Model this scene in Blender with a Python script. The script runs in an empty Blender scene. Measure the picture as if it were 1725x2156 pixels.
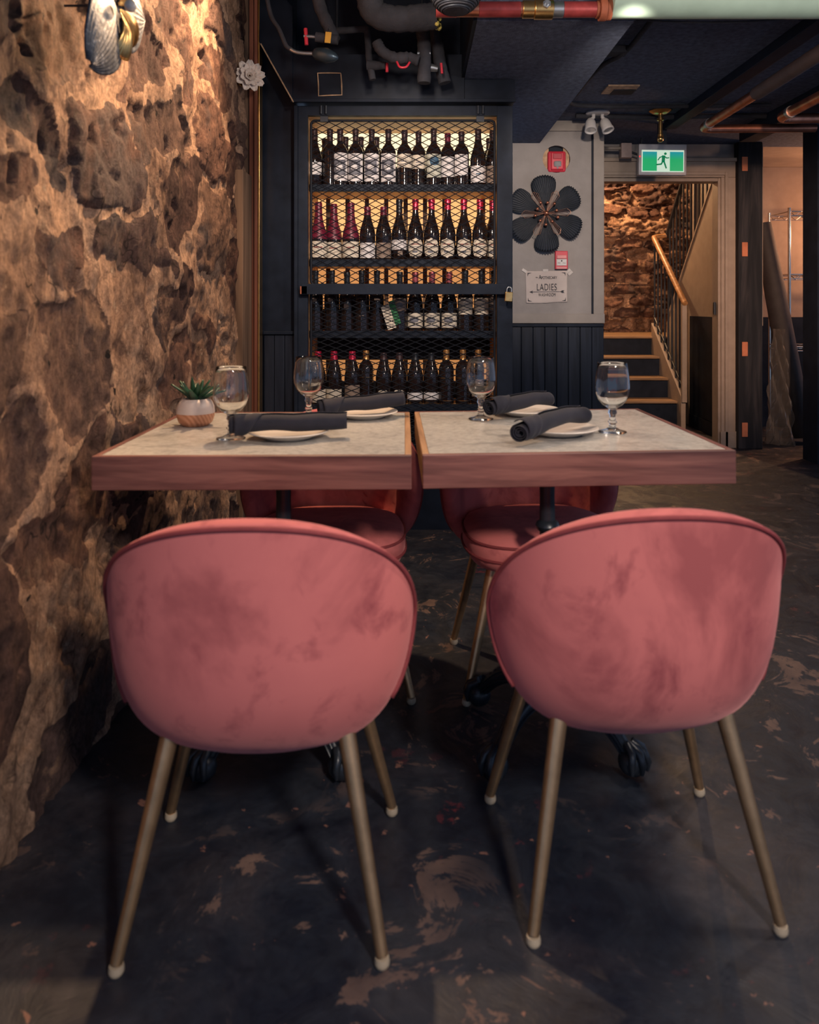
import bpy, math, random
import numpy as np
from mathutils import Vector, Matrix, Euler

# ------------------------------------------------------------------ camera
F, CX, CY, H = 1600.0, 875.0, 640.0, 1.12          # focal length (px), principal point, eye height
scn = bpy.context.scene
COL = scn.collection
cam_d = bpy.data.cameras.new('camera')
cam = bpy.data.objects.new('camera', cam_d)
COL.objects.link(cam)
cam.location = (0, 0, H)
cam.rotation_euler = (math.pi / 2, 0, 0)
cam_d.sensor_fit = 'VERTICAL'
cam_d.sensor_height = 36.0
cam_d.sensor_width = 36.0 * 1725 / 2156
cam_d.lens = 36.0 * F / 2156
cam_d.shift_x = -(CX - 862.5) / 2156
cam_d.shift_y = -(1078 - CY) / 2156
cam_d.clip_start = 0.05
cam_d.dof.use_dof = True
cam_d.dof.focus_distance = 4.3
cam_d.dof.aperture_fstop = 4.0
scn.camera = cam

# ------------------------------------------------------------------ world + lights + exposure
scn.view_settings.view_transform = 'Standard'
scn.view_settings.look = 'None'
scn.view_settings.gamma = 1.0
scn.view_settings.use_curve_mapping = False
scn.view_settings.exposure = 0.0
wd = bpy.data.worlds.new('world')
scn.world = wd
wd.use_nodes = True
wd.node_tree.nodes['Background'].inputs[0].default_value = (0.32, 0.43, 0.66, 1)
wd.node_tree.nodes['Background'].inputs[1].default_value = 0.80

WARM = (1.0, 0.62, 0.34)
AMBER = (1.0, 0.50, 0.20)
SOFT = (1.0, 0.82, 0.68)


def spot(name, loc, target, power, color, size=70, blend=0.6, radius=0.05):
    l = bpy.data.lights.new(name, 'SPOT')
    l.energy = power
    l.color = color
    l.spot_size = math.radians(size)
    l.spot_blend = blend
    l.shadow_soft_size = radius
    o = bpy.data.objects.new(name, l)
    COL.objects.link(o)
    o.location = loc
    o.rotation_euler = (Vector(target) - Vector(loc)).to_track_quat('-Z', 'Y').to_euler()
    return o


def point(name, loc, power, color, radius=0.05):
    l = bpy.data.lights.new(name, 'POINT')
    l.energy = power
    l.color = color
    l.shadow_soft_size = radius
    o = bpy.data.objects.new(name, l)
    COL.objects.link(o)
    o.location = loc
    return o


spot('wall_spot_far', (-0.50, 2.92, 2.62), (-0.86, 2.55, 1.7), 175, WARM, 115, 0.9, 0.03)
spot('wall_spot_mid', (-0.34, 2.50, 2.30), (-0.84, 1.75, 1.60), 108, WARM, 70, 0.9, 0.03)
spot('table_spot', (0.12, 2.42, 2.32), (0.0, 2.05, 0.75), 11, SOFT, 100, 0.8, 0.05)
spot('chair_spot', (0.95, -0.75, 2.15), (0.20, 1.40, 0.55), 250, SOFT, 50, 0.9, 0.14)
spot('aisle_spot', (1.25, 2.55, 2.30), (1.35, 2.3, 0.0), 24, SOFT, 110, 0.8, 0.05)
spot('alcove_spot', (0.80, 2.60, 2.16), (0.98, 5.2, 1.62), 165, SOFT, 44, 0.8, 0.05)
spot('cabinet_spot', (-0.05, 2.30, 2.04), (-0.06, 3.85, 1.45), 95, SOFT, 62, 0.8, 0.05)
point('side_fill_light', (1.30, 1.75, 2.00), 42, SOFT, 0.12)  # unseen light added to brighten soffit, pipes and floor; no pendant modelled
point('pipe_lamp', (-0.05, 2.40, 2.22), 16, SOFT, 0.05)
spot('doorway_spot', (1.90, 2.70, 2.20), (2.50, 5.95, 1.3), 330, (1.0, 0.60, 0.38), 42, 0.8, 0.05)
point('stair_lamp', (1.90, 8.22, 2.93), 150, (1.0, 0.60, 0.30), 0.04)
point('stair_lamp_low', (2.15, 6.6, 2.45), 2.0, AMBER, 0.06)
point('store_lamp', (3.95, 6.35, 1.75), 60, (1.0, 0.46, 0.22), 0.06)


# ------------------------------------------------------------------ helpers
def P(px, py, d):
    """a pixel of the photograph at distance d, as a point of the room"""
    return Vector(((px - CX) / F * d, d, H - (py - CY) / F * d))


def X_(px, d):
    return (px - CX) / F * d


def Z_(py, d):
    return H - (py - CY) / F * d


class MB:
    """collects shapes of ONE part"""

    def __init__(s):
        s.v, s.f = [], []

    def add(s, vs, fs, M=None):
        b = len(s.v)
        s.v += [tuple(M @ Vector(p)) if M is not None else tuple(p) for p in vs]
        s.f += [tuple(i + b for i in f) for f in fs]
        return s

    def box(s, x0, y0, z0, x1, y1, z1, M=None):
        vs = [(x, y, z) for x in (x0, x1) for y in (y0, y1) for z in (z0, z1)]
        return s.add(vs, [(0, 1, 3, 2), (4, 6, 7, 5), (0, 4, 5, 1), (2, 3, 7, 6), (0, 2, 6, 4), (1, 5, 7, 3)], M)

    def cbox(s, c, d, M=None):
        return s.box(c[0] - d[0] / 2, c[1] - d[1] / 2, c[2] - d[2] / 2, c[0] + d[0] / 2, c[1] + d[1] / 2, c[2] + d[2] / 2, M)

    def tube(s, pts, r, n=12, closed=False, M=None):
        pts = [Vector(p) for p in pts]
        m = len(pts)
        rs = r if isinstance(r, (list, tuple)) else [r] * m
        tang = []
        for i in range(m):
            a = pts[(i - 1) % m] if (closed or i > 0) else pts[0]
            b = pts[(i + 1) % m] if (closed or i < m - 1) else pts[-1]
            tang.append((b - a).normalized())
        t0 = tang[0]
        up = Vector((0, 0, 1)) if abs(t0.z) < 0.9 else Vector((1, 0, 0))
        nrm = (up - t0 * up.dot(t0)).normalized()
        vs, fs = [], []
        for i in range(m):
            t = tang[i]
            nrm = (nrm - t * nrm.dot(t))
            nrm = nrm.normalized() if nrm.length > 1e-9 else t.orthogonal().normalized()
            bn = t.cross(nrm)
            for k in range(n):
                a = 2 * math.pi * k / n
                vs.append(pts[i] + (nrm * math.cos(a) + bn * math.sin(a)) * rs[i])
        for i in range(m if closed else m - 1):
            j = (i + 1) % m
            for k in range(n):
                l = (k + 1) % n
                fs.append((i * n + k, i * n + l, j * n + l, j * n + k))
        if not closed:
            fs.append(tuple(reversed(range(n))))
            fs.append(tuple((m - 1) * n + k for k in range(n)))
        return s.add(vs, fs, M)

    def lathe(s, prof, n=24, M=None):
        vs, fs, rings = [], [], []
        for r, z in prof:
            if r < 1e-6:
                rings.append([len(vs)])
                vs.append((0, 0, z))
            else:
                rings.append(list(range(len(vs), len(vs) + n)))
                vs += [(r * math.cos(2 * math.pi * k / n), r * math.sin(2 * math.pi * k / n), z) for k in range(n)]
        for a, b in zip(rings, rings[1:]):
            for k in range(n):
                l = (k + 1) % n
                if len(a) == 1 and len(b) == 1:
                    continue
                if len(a) == 1:
                    fs.append((a[0], b[l], b[k]))
                elif len(b) == 1:
                    fs.append((a[k], a[l], b[0]))
                else:
                    fs.append((a[k], a[l], b[l], b[k]))
        return s.add(vs, fs, M)

    def ball(s, c, r, n=12, sq=(1, 1, 1)):
        prof = [(r * math.sin(math.pi * i / 8), -r * math.cos(math.pi * i / 8)) for i in range(9)]
        return s.lathe(prof, n, Matrix.Translation(c) @ Matrix.Diagonal((*sq, 1)))

    def prism(s, poly, a0, a1, axis='y', M=None):
        """poly in the two other axes, extruded along axis"""
        n = len(poly)
        mk = {'y': lambda p, a: (p[0], a, p[1]), 'x': lambda p, a: (a, p[0], p[1]), 'z': lambda p, a: (p[0], p[1], a)}[axis]
        vs = [mk(p, a0) for p in poly] + [mk(p, a1) for p in poly]
        fs = [tuple(range(n)), tuple(reversed(range(n, 2 * n)))]
        fs += [(k, k + n, (k + 1) % n + n, (k + 1) % n) for k in range(n)]
        return s.add(vs, fs, M)

    def grid(s, fn, nu, nv, M=None, wrap=False):
        vs = [fn(i / nu, j / nv) for i in range(nu + (0 if wrap else 1)) for j in range(nv + 1)]
        fs = []
        for i in range(nu):
            i2 = (i + 1) % nu if wrap else i + 1
            for j in range(nv):
                fs.append((i * (nv + 1) + j, i2 * (nv + 1) + j, i2 * (nv + 1) + j + 1, i * (nv + 1) + j + 1))
        return s.add(vs, fs, M)

    def mesh(s, name, mat=None, smooth=None, fix=True):
        me = bpy.data.meshes.new(name)
        me.from_pydata(s.v, [], s.f)
        if fix:
            import bmesh
            bm = bmesh.new()
            bm.from_mesh(me)
            bmesh.ops.recalc_face_normals(bm, faces=bm.faces)
            bm.to_mesh(me)
            bm.free()
        if smooth:
            me.polygons.foreach_set('use_smooth', [True] * len(me.polygons))
            if smooth < 179:
                me.set_sharp_from_angle(angle=math.radians(smooth))
        if mat:
            me.materials.append(mat)
        me.update()
        return me


def link(name, data, parent=None, loc=None, rot=None):
    o = bpy.data.objects.new(name, data)
    COL.objects.link(o)
    if parent is not None:
        o.parent = parent
    if loc is not None:
        o.location = loc
    if rot is not None:
        o.rotation_euler = rot
    return o


def build(name, mb, mat, parent=None, smooth=None, bevel=0, loc=None, rot=None, fix=True):
    o = link(name, mb.mesh(name, mat, smooth, fix), parent, loc, rot)
    if bevel:
        m = o.modifiers.new('bevel', 'BEVEL')
        m.width = bevel
        m.segments = 2
        m.limit_method = 'ANGLE'
        m.angle_limit = math.radians(40)
    return o


def tag(o, label, cat=None, group=None, kind=None):
    if label:
        o['label'] = label
    if cat:
        o['category'] = cat
    if group:
        o['group'] = group
    if kind:
        o['kind'] = kind
    return o


def thing(name, label, cat, loc=(0, 0, 0), rot=(0, 0, 0), group=None):
    o = link(name, None, None, loc, rot)
    o.empty_display_size = 0.05
    return tag(o, label, cat, group)


def structure(name, mb, mat, label, smooth=None, bevel=0, parent=None):
    o = build(name, mb, mat, parent, smooth, bevel)
    return tag(o, label, None, None, 'structure')


def copy_tree(o, parent=None):
    c = o.copy()
    COL.objects.link(c)
    c.parent = parent
    for ch in list(o.children):
        copy_tree(ch, c)
    return c


# numpy value noise
def _hash(ix, iy, seed):
    n = (ix.astype(np.int64) * 374761393 + iy.astype(np.int64) * 668265263 + seed * 974711) & 0x7fffffff
    n = ((n ^ (n >> 13)) * 1274126177) & 0x7fffffff
    n = n ^ (n >> 16)
    return (n & 0xffff) / 65535.0


def vnoise(x, y, seed=0):
    ix, iy = np.floor(x), np.floor(y)
    fx, fy = x - ix, y - iy
    fx, fy = fx * fx * (3 - 2 * fx), fy * fy * (3 - 2 * fy)
    a, b = _hash(ix, iy, seed), _hash(ix + 1, iy, seed)
    c, d = _hash(ix, iy + 1, seed), _hash(ix + 1, iy + 1, seed)
    return (a * (1 - fx) + b * fx) * (1 - fy) + (c * (1 - fx) + d * fx) * fy


def fbm(x, y, seed=0, octv=4):
    t, a, s = 0, 0.5, 0
    for i in range(octv):
        t = t + a * vnoise(x * 2 ** i, y * 2 ** i, seed + i * 17)
        s += a
        a *= 0.5
    return t / s


# ------------------------------------------------------------------ materials
def lin(r, g, b):
    def c(u):
        u /= 255.0
        return u / 12.92 if u <= 0.04045 else ((u + 0.055) / 1.055) ** 2.4
    return (c(r), c(g), c(b), 1)


class NT:
    def __init__(s, name):
        s.m = bpy.data.materials.new(name)
        s.m.use_nodes = True
        s.t = s.m.node_tree
        s.p = s.t.nodes['Principled BSDF']
        s.co = None

    def n(s, typ, **kw):
        nd = s.t.nodes.new(typ)
        for k, v in kw.items():
            setattr(nd, k, v)
        return nd

    def l(s, a, b):
        s.t.links.new(a, b)

    def coord(s, scale=(1, 1, 1), obj=True):
        tc = s.n('ShaderNodeTexCoord')
        mp = s.n('ShaderNodeMapping')
        mp.inputs['Scale'].default_value = scale
        s.l(tc.outputs['Object' if obj else 'Generated'], mp.inputs['Vector'])
        return mp.outputs['Vector']

    def wcoord(s, scale=(1, 1, 1)):
        g = s.n('ShaderNodeNewGeometry')
        mp = s.n('ShaderNodeMapping')
        mp.inputs['Scale'].default_value = scale
        s.l(g.outputs['Position'], mp.inputs['Vector'])
        return mp.outputs['Vector']

    def noise(s, vec, scale, detail=4, rough=0.55, dist=0.0):
        nd = s.n('ShaderNodeTexNoise')
        nd.inputs['Scale'].default_value = scale
        nd.inputs['Detail'].default_value = detail
        nd.inputs['Roughness'].default_value = rough
        nd.inputs['Distortion'].default_value = dist
        if vec is not None:
            s.l(vec, nd.inputs['Vector'])
        return nd.outputs['Fac']

    def ramp(s, fac, stops, interp='LINEAR'):
        nd = s.n('ShaderNodeValToRGB')
        cr = nd.color_ramp
        cr.interpolation = interp
        while len(cr.elements) > 1:
            cr.elements.remove(cr.elements[-1])
        cr.elements[0].position = stops[0][0]
        cr.elements[0].color = stops[0][1]
        for p, c in stops[1:]:
            e = cr.elements.new(p)
            e.color = c
        s.l(fac, nd.inputs['Fac'])
        return nd.outputs['Color']

    def mix(s, fac, a, b, blend='MIX'):
        nd = s.n('ShaderNodeMix', data_type='RGBA', blend_type=blend)
        for sock, val in ((nd.inputs[0], fac), (nd.inputs[6], a), (nd.inputs[7], b)):
            if hasattr(val, 'is_output'):
                s.l(val, sock)
            else:
                sock.default_value = val
        return nd.outputs[2]

    def bump(s, h, strength=0.3, dist=0.01):
        b = s.n('ShaderNodeBump')
        b.inputs['Strength'].default_value = strength
        b.inputs['Distance'].default_value = dist
        s.l(h, b.inputs['Height'])
        s.l(b.outputs['Normal'], s.p.inputs['Normal'])

    def base(s, c):
        if hasattr(c, 'is_output'):
            s.l(c, s.p.inputs['Base Color'])
        else:
            s.p.inputs['Base Color'].default_value = c

    def set(s, **kw):
        for k, v in kw.items():
            i = s.p.inputs[k.replace('_', ' ')]
            if hasattr(v, 'is_output'):
                s.l(v, i)
            else:
                i.default_value = v


def plain(name, col, rough=0.5, metal=0.0, bump=None, var=0.15, scale=12, spec=0.5):
    n = NT(name)
    v = n.wcoord()
    f = n.noise(v, scale, 3)
    dark = tuple(c * (1 - var) for c in col[:3]) + (1,)
    lite = tuple(min(1, c * (1 + var)) for c in col[:3]) + (1,)
    n.base(n.ramp(f, [(0.3, dark), (0.7, lite)]))
    n.set(Roughness=rough, Metallic=metal)
    n.p.inputs['Specular IOR Level'].default_value = spec
    if bump:
        n.bump(n.noise(v, bump[0], 5), bump[1], bump[2])
    return n.m


def emit(name, col, strength):
    n = NT(name)
    n.base((0, 0, 0, 1))
    n.p.inputs['Emission Color'].default_value = (*col[:3], 1)
    n.p.inputs['Emission Strength'].default_value = strength
    n.set(Roughness=0.6)
    return n.m


M = {}
M['black'] = plain('black_paint', (0.0120, 0.0170, 0.0290), 0.55, 0, (60, 0.15, 0.003), 0.25, spec=0.14)
M['black_gloss'] = plain('black_gloss_paint', (0.0120, 0.0165, 0.0275), 0.38, 0, (25, 0.1, 0.003), 0.25, spec=0.14)
M['black_stucco'] = plain('black_stucco', (0.095, 0.115, 0.170), 0.75, 0, (150, 0.8, 0.006), 0.3, 40, spec=0.14)
M['iron'] = plain('cast_iron', (0.022, 0.028, 0.038), 0.32, 0.3, (90, 0.3, 0.002), 0.3)
M['wrap'] = plain('pipe_wrap', (0.030, 0.031, 0.040), 0.9, 0, (70, 0.7, 0.004), 0.3)
M['grey_paint'] = plain('grey_wall_paint', (0.26, 0.235, 0.225), 0.6, 0, (38, 0.35, 0.004), 0.08)
M['grey_trim'] = plain('grey_trim_paint', (0.27, 0.235, 0.21), 0.5, 0, (60, 0.1, 0.002), 0.08)
M['casing'] = plain('door_casing_paint', (0.34, 0.27, 0.22), 0.5, 0, (60, 0.1, 0.002), 0.1)
M['cream'] = plain('cream_wall', (0.33, 0.26, 0.21), 0.7, 0, (40, 0.2, 0.003), 0.08)
M['brass'] = plain('brushed_brass', (0.56, 0.36, 0.20), 0.36, 0.9, (200, 0.1, 0.001), 0.15, 30)
M['gold'] = plain('gold', (0.75, 0.47, 0.18), 0.28, 1.0, None, 0.15, 30)
M['copper'] = plain('copper', (0.50, 0.20, 0.12), 0.35, 0.9, None, 0.3, 14)
M['red_pipe'] = plain('red_stained_copper', (0.36, 0.055, 0.055), 0.4, 0.3, None, 0.3, 20)
M['red'] = plain('red_plastic', (0.55, 0.030, 0.055), 0.35, 0, None, 0.1)
M['green_pipe'] = plain('pale_green_paint', (0.36, 0.50, 0.42), 0.4, 0, None, 0.06)
M['green_valve'] = plain('green_enamel', (0.02, 0.20, 0.12), 0.35, 0, None, 0.15)
M['rust'] = plain('rust', (0.30, 0.085, 0.04), 0.7, 0, (60, 0.5, 0.004), 0.35)
M['yellow'] = plain('yellow_tag', (0.62, 0.33, 0.04), 0.5)
M['fibre'] = plain('fibreglass', (0.55, 0.46, 0.12), 0.95, 0, (80, 1.0, 0.01), 0.35, 60)
M['steel'] = plain('galvanised_steel', (0.42, 0.45, 0.48), 0.35, 0.9, None, 0.15)
M['chrome'] = plain('chrome', (0.62, 0.56, 0.48), 0.22, 1.0, None, 0.1)
M['white_plastic'] = plain('white_plastic', (0.55, 0.53, 0.52), 0.4, 0, None, 0.05)
M['raw_wood'] = plain('raw_edge', (0.48, 0.32, 0.20), 0.8, 0, (60, 0.4, 0.004), 0.35, 30)
M['china'] = plain('white_china', (0.72, 0.66, 0.60), 0.18, 0, None, 0.03)
M['paper'] = plain('paper', (0.52, 0.45, 0.42), 0.8, 0, (25, 0.3, 0.004), 0.06)
M['ink'] = plain('ink', (0.045, 0.045, 0.055), 0.7)
M['foot'] = plain('glide_plastic', (0.40, 0.33, 0.24), 0.4)
M['tape'] = plain('clear_tape', (0.55, 0.50, 0.46), 0.15)
M['hole_orange'] = plain('orange_tag', (0.55, 0.19, 0.10), 0.8, 0, (60, 0.4, 0.003), 0.2)
M['tube_dark'] = plain('dark_roll', (0.028, 0.022, 0.024), 0.7, 0, (50, 0.4, 0.003), 0.25)
M['white_petal'] = plain('ceramic_petal', (0.62, 0.55, 0.50), 0.5, 0, None, 0.06)
M['black_metal'] = plain('black_metal', (0.028, 0.034, 0.046), 0.45, 0.3, None, 0.2)
M['rose_wire'] = plain('rose_gold_wire', (0.45, 0.25, 0.18), 0.35, 0.8)
M['wire'] = plain('dark_wire', (0.010, 0.012, 0.018), 0.6, 0, None, 0.2, 30, 0.2)
M['lens'] = plain('lamp_lens', (0.60, 0.60, 0.60), 0.1, 0.6)


def wood(name, c1, c2, axis='x', rough=0.45, sc=1.0):
    n = NT(name)
    scale = {'x': (1.6, 22, 22), 'y': (22, 1.6, 22), 'z': (22, 22, 1.6)}[axis]
    v = n.coord(tuple(a * sc for a in scale))
    f = n.noise(v, 1.0, 5, 0.6, 1.2)
    v2 = n.coord(tuple(a * 0.35 * sc for a in scale))
    f2 = n.noise(v2, 1.0, 3, 0.6, 2.5)
    c = n.ramp(f, [(0.36, c1), (0.62, c2)])
    c = n.mix(n.ramp(f2, [(0.42, (0, 0, 0, 1)), (0.62, (1, 1, 1, 1))]), c, tuple(a * 0.62 for a in c1[:3]) + (1,))
    n.base(c)
    n.set(Roughness=rough)
    n.p.inputs['Specular IOR Level'].default_value = 0.3
    n.bump(f, 0.15, 0.002)
    return n.m


M['walnut'] = wood('walnut', (0.125, 0.050, 0.046, 1), (0.25, 0.112, 0.092, 1))
M['walnut_y'] = wood('walnut_side', (0.125, 0.050, 0.046, 1), (0.25, 0.112, 0.092, 1), 'y')
M['oak_y'] = wood('pale_edge_band', (0.36, 0.20, 0.11, 1), (0.46, 0.28, 0.16, 1), 'y')
M['red_wood'] = wood('old_red_wood', (0.22, 0.075, 0.045, 1), (0.36, 0.13, 0.08, 1), 'z', 0.7, 0.6)
M['brown_wood'] = wood('old_brown_wood', (0.16, 0.10, 0.07, 1), (0.27, 0.17, 0.11, 1), 'z', 0.8, 0.6)
M['post_wood'] = wood('dark_timber', (0.020, 0.022, 0.030, 1), (0.05, 0.045, 0.05, 1), 'z', 0.7)
M['black_plank'] = wood('black_plank', (0.009, 0.013, 0.024, 1), (0.016, 0.021, 0.036, 1), 'z', 0.45)
M['rail_wood'] = wood('rail_wood', (0.45, 0.22, 0.09, 1), (0.60, 0.32, 0.14, 1), 'y', 0.4)
M['tread'] = wood('stair_tread', (0.28, 0.17, 0.095, 1), (0.38, 0.24, 0.14, 1), 'x', 0.6)
M['amber_lining'] = wood('cabinet_lining', (0.72, 0.42, 0.20, 1), (0.82, 0.50, 0.25, 1), 'x', 0.5)


def velvet():
    n = NT('pink_velvet')
    v0 = n.coord((1.0, 1.0, 0.75))
    oi = n.n('ShaderNodeObjectInfo')
    ad = n.n('ShaderNodeVectorMath', operation='MULTIPLY_ADD')
    n.l(oi.outputs['Location'], ad.inputs[0])
    ad.inputs[1].default_value = (7.3, 3.1, 5.7)
    n.l(v0, ad.inputs[2])
    v = ad.outputs[0]
    f1 = n.noise(v, 4.2, 5, 0.6, 0.5)
    f2 = n.noise(v, 9.0, 6, 0.62, 0.5)
    c = n.ramp(f1, [(0.36, (0.34, 0.090, 0.094, 1)), (0.52, (0.55, 0.160, 0.155, 1)), (0.8, (0.60, 0.180, 0.170, 1))])
    c = n.mix(n.ramp(f2, [(0.30, (0.9, 0.9, 0.9, 1)), (0.46, (0, 0, 0, 1))]), c, (0.28, 0.066, 0.076, 1))
    n.base(c)
    n.set(Roughness=0.85)
    n.p.inputs['Sheen Weight'].default_value = 0.35
    n.p.inputs['Sheen Roughness'].default_value = 0.4
    n.p.inputs['Sheen Tint'].default_value = (0.9, 0.45, 0.45, 1)
    n.p.inputs['Specular IOR Level'].default_value = 0.15
    n.bump(n.noise(v, 400, 2), 0.12, 0.002)
    return n.m


M['velvet'] = velvet()
M['velvet_dark'] = plain('velvet_piping', (0.22, 0.045, 0.050), 0.7, 0, None, 0.15, 30, 0.2)


def marble():
    n = NT('white_marble')
    v = n.wcoord((1.0, 1.0, 1.0))
    f = n.noise(v, 5.0, 8, 0.65, 1.6)
    f2 = n.noise(v, 14, 5, 0.7, 1.0)
    c = n.ramp(f, [(0.30, (0.28, 0.275, 0.27, 1)), (0.47, (0.45, 0.44, 0.42, 1)), (0.70, (0.50, 0.49, 0.46, 1))])
    c = n.mix(n.ramp(f2, [(0.34, (0.5, 0.5, 0.5, 1)), (0.44, (0, 0, 0, 1))]), c, (0.28, 0.28, 0.28, 1))
    c = n.mix(1.0, c, n.ramp(n.noise(v, 60, 5, 0.7), [(0.3, (0.78, 0.78, 0.78, 1)), (0.6, (1.08, 1.07, 1.05, 1))]), 'MULTIPLY')
    n.base(c)
    n.set(Roughness=0.22)
    return n.m


M['marble'] = marble()


def floor_mat():
    n = NT('worn_black_floor')
    v = n.wcoord()
    big = n.noise(v, 2.1, 7, 0.62, 0.6)
    mid = n.noise(v, 5.5, 8, 0.70, 0.9)
    fine = n.noise(v, 22, 6, 0.7, 0.4)
    c = n.ramp(big, [(0.38, (0.0075, 0.013, 0.025, 1)), (0.52, (0.014, 0.019, 0.032, 1)), (0.66, (0.034, 0.033, 0.043, 1))])
    grime = n.ramp(fine, [(0.35, (0.6, 0.6, 0.65, 1)), (0.7, (1.25, 1.2, 1.15, 1))])
    c = n.mix(1.0, c, grime, 'MULTIPLY')
    # worn-through patches of tan concrete and old red paint
    patch = n.ramp(mid, [(0.560, (0, 0, 0, 1)), (0.585, (1, 1, 1, 1))])
    gate = n.ramp(n.noise(v, 1.35, 3, 0.5, 0.3), [(0.44, (0, 0, 0, 1)), (0.53, (1, 1, 1, 1))])
    pm = n.mix(1.0, patch, gate, 'MULTIPLY')
    pc = n.ramp(n.noise(v, 9, 4), [(0.3, (0.060, 0.040, 0.040, 1)), (0.7, (0.175, 0.110, 0.088, 1))])
    c = n.mix(pm, c, pc)
    chip = n.ramp(n.noise(v, 17, 5, 0.6, 0.3), [(0.665, (0, 0, 0, 1)), (0.685, (1, 1, 1, 1))])
    c = n.mix(chip, c, (0.20, 0.10, 0.08, 1))
    redp = n.mix(1.0, n.ramp(n.noise(v, 8.3, 6, 0.7), [(0.60, (0, 0, 0, 1)), (0.63, (1, 1, 1, 1))]),
                 n.ramp(n.noise(v, 0.9, 2), [(0.54, (0, 0, 0, 1)), (0.60, (1, 1, 1, 1))]), 'MULTIPLY')
    c = n.mix(redp, c, (0.10, 0.022, 0.032, 1))
    n.base(c)
    r = n.ramp(mid, [(0.4, (0.42, 0.42, 0.42, 1)), (0.62, (0.75, 0.75, 0.75, 1))])
    n.set(Roughness=r)
    n.bump(mid, 0.35, 0.012)
    return n.m


M['floor'] = floor_mat()


def rubble_mat():
    n = NT('old_rubble_masonry')
    v = n.wcoord()
    at = n.n('ShaderNodeAttribute', attribute_name='stone')
    tn = n.n('ShaderNodeAttribute', attribute_name='tone')
    # lime mortar and parging
    f = n.noise(v, 3.2, 9, 0.68, 1.0)
    f2 = n.noise(n.wcoord((1, 1, 0.7)), 11, 9, 0.72, 1.0)
    c = n.ramp(f, [(0.28, (0.16, 0.090, 0.062, 1)), (0.42, (0.36, 0.22, 0.15, 1)), (0.55, (0.56, 0.355, 0.24, 1)), (0.75, (0.66, 0.46, 0.33, 1))])
    c = n.mix(n.ramp(f2, [(0.36, (0.9, 0.9, 0.9, 1)), (0.50, (0, 0, 0, 1))]), c, (0.14, 0.080, 0.062, 1))
    c = n.mix(n.ramp(n.noise(v, 6, 6, 0.7), [(0.60, (0, 0, 0, 1)), (0.70, (0.6, 0.6, 0.6, 1))]), c, (0.26, 0.22, 0.19, 1))
    c = n.mix(n.ramp(n.noise(v, 24, 6, 0.7), [(0.62, (0, 0, 0, 1)), (0.69, (0.8, 0.8, 0.8, 1))]), c, (0.62, 0.48, 0.35, 1))
    # field stones
    tone = n.ramp(tn.outputs['Fac'], [(0.0, (0.085, 0.050, 0.045, 1)), (0.35, (0.13, 0.070, 0.056, 1)), (0.6, (0.19, 0.105, 0.078, 1)), (0.8, (0.10, 0.064, 0.060, 1)), (1.0, (0.27, 0.16, 0.11, 1))])
    g = n.noise(n.wcoord((1, 1, 0.7)), 8, 9, 0.72, 1.0)
    k = n.mix(1.0, tone, n.ramp(g, [(0.25, (0.40, 0.40, 0.46, 1)), (0.5, (1, 1, 1, 1)), (0.75, (1.7, 1.6, 1.5, 1))]), 'MULTIPLY')
    k = n.mix(n.ramp(n.noise(v, 5, 9, 0.72, 0.6), [(0.55, (0, 0, 0, 1)), (0.64, (0.8, 0.8, 0.8, 1))]), k, (0.36, 0.22, 0.145, 1))
    k = n.mix(n.ramp(n.noise(v, 3, 5, 0.6), [(0.54, (0, 0, 0, 1)), (0.66, (0.65, 0.65, 0.65, 1))]), k, (0.085, 0.080, 0.088, 1))
    # ragged border between the two
    ad = n.n('ShaderNodeMath', operation='ADD')
    sc = n.n('ShaderNodeMath', operation='MULTIPLY_ADD')
    n.l(n.noise(v, 38, 8, 0.75), sc.inputs[0])
    sc.inputs[1].default_value = 0.9
    sc.inputs[2].default_value = -0.45
    n.l(at.outputs['Fac'], ad.inputs[0])
    n.l(sc.outputs[0], ad.inputs[1])
    m = n.mix(n.ramp(ad.outputs[0], [(0.44, (0, 0, 0, 1)), (0.56, (1, 1, 1, 1))]), c, k)
    # gritty grain, dark hairline cracks and pale lime veins
    m = n.mix(1.0, m, n.ramp(n.noise(n.wcoord((1, 1, 0.75)), 75, 6, 0.75), [(0.30, (0.45, 0.43, 0.43, 1)), (0.52, (1, 1, 1, 1)), (0.70, (1.45, 1.42, 1.38, 1))]), 'MULTIPLY')
    cr = n.ramp(n.noise(v, 5.0, 3, 0.55, 0.4), [(0.490, (0, 0, 0, 1)), (0.496, (0.8, 0.8, 0.8, 1)), (0.504, (0.8, 0.8, 0.8, 1)), (0.510, (0, 0, 0, 1))])
    gate = n.ramp(n.noise(v, 4.0, 3, 0.5), [(0.55, (0, 0, 0, 1)), (0.62, (1, 1, 1, 1))])
    m = n.mix(n.mix(1.0, cr, gate, 'MULTIPLY'), m, (0.030, 0.020, 0.018, 1))
    hole = n.ramp(n.noise(n.wcoord((1, 1, 0.8)), 21, 3, 0.5), [(0.715, (0, 0, 0, 1)), (0.735, (1, 1, 1, 1))])
    m = n.mix(hole, m, (0.022, 0.016, 0.015, 1))
    n.base(m)
    n.set(Roughness=0.85)
    n.p.inputs['Specular IOR Level'].default_value = 0.2
    n.bump(n.noise(v, 30, 12, 0.78, 0.5), 1.0, 0.018)
    M['mortar'] = M['stone'] = n.m


rubble_mat()


def glass():
    n = NT('clear_glass')
    n.base((0.97, 0.985, 0.98, 1))
    n.set(Roughness=0.02, IOR=1.46)
    n.p.inputs['Transmission Weight'].default_value = 1.0
    return n.m


M['glass'] = glass()


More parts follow.
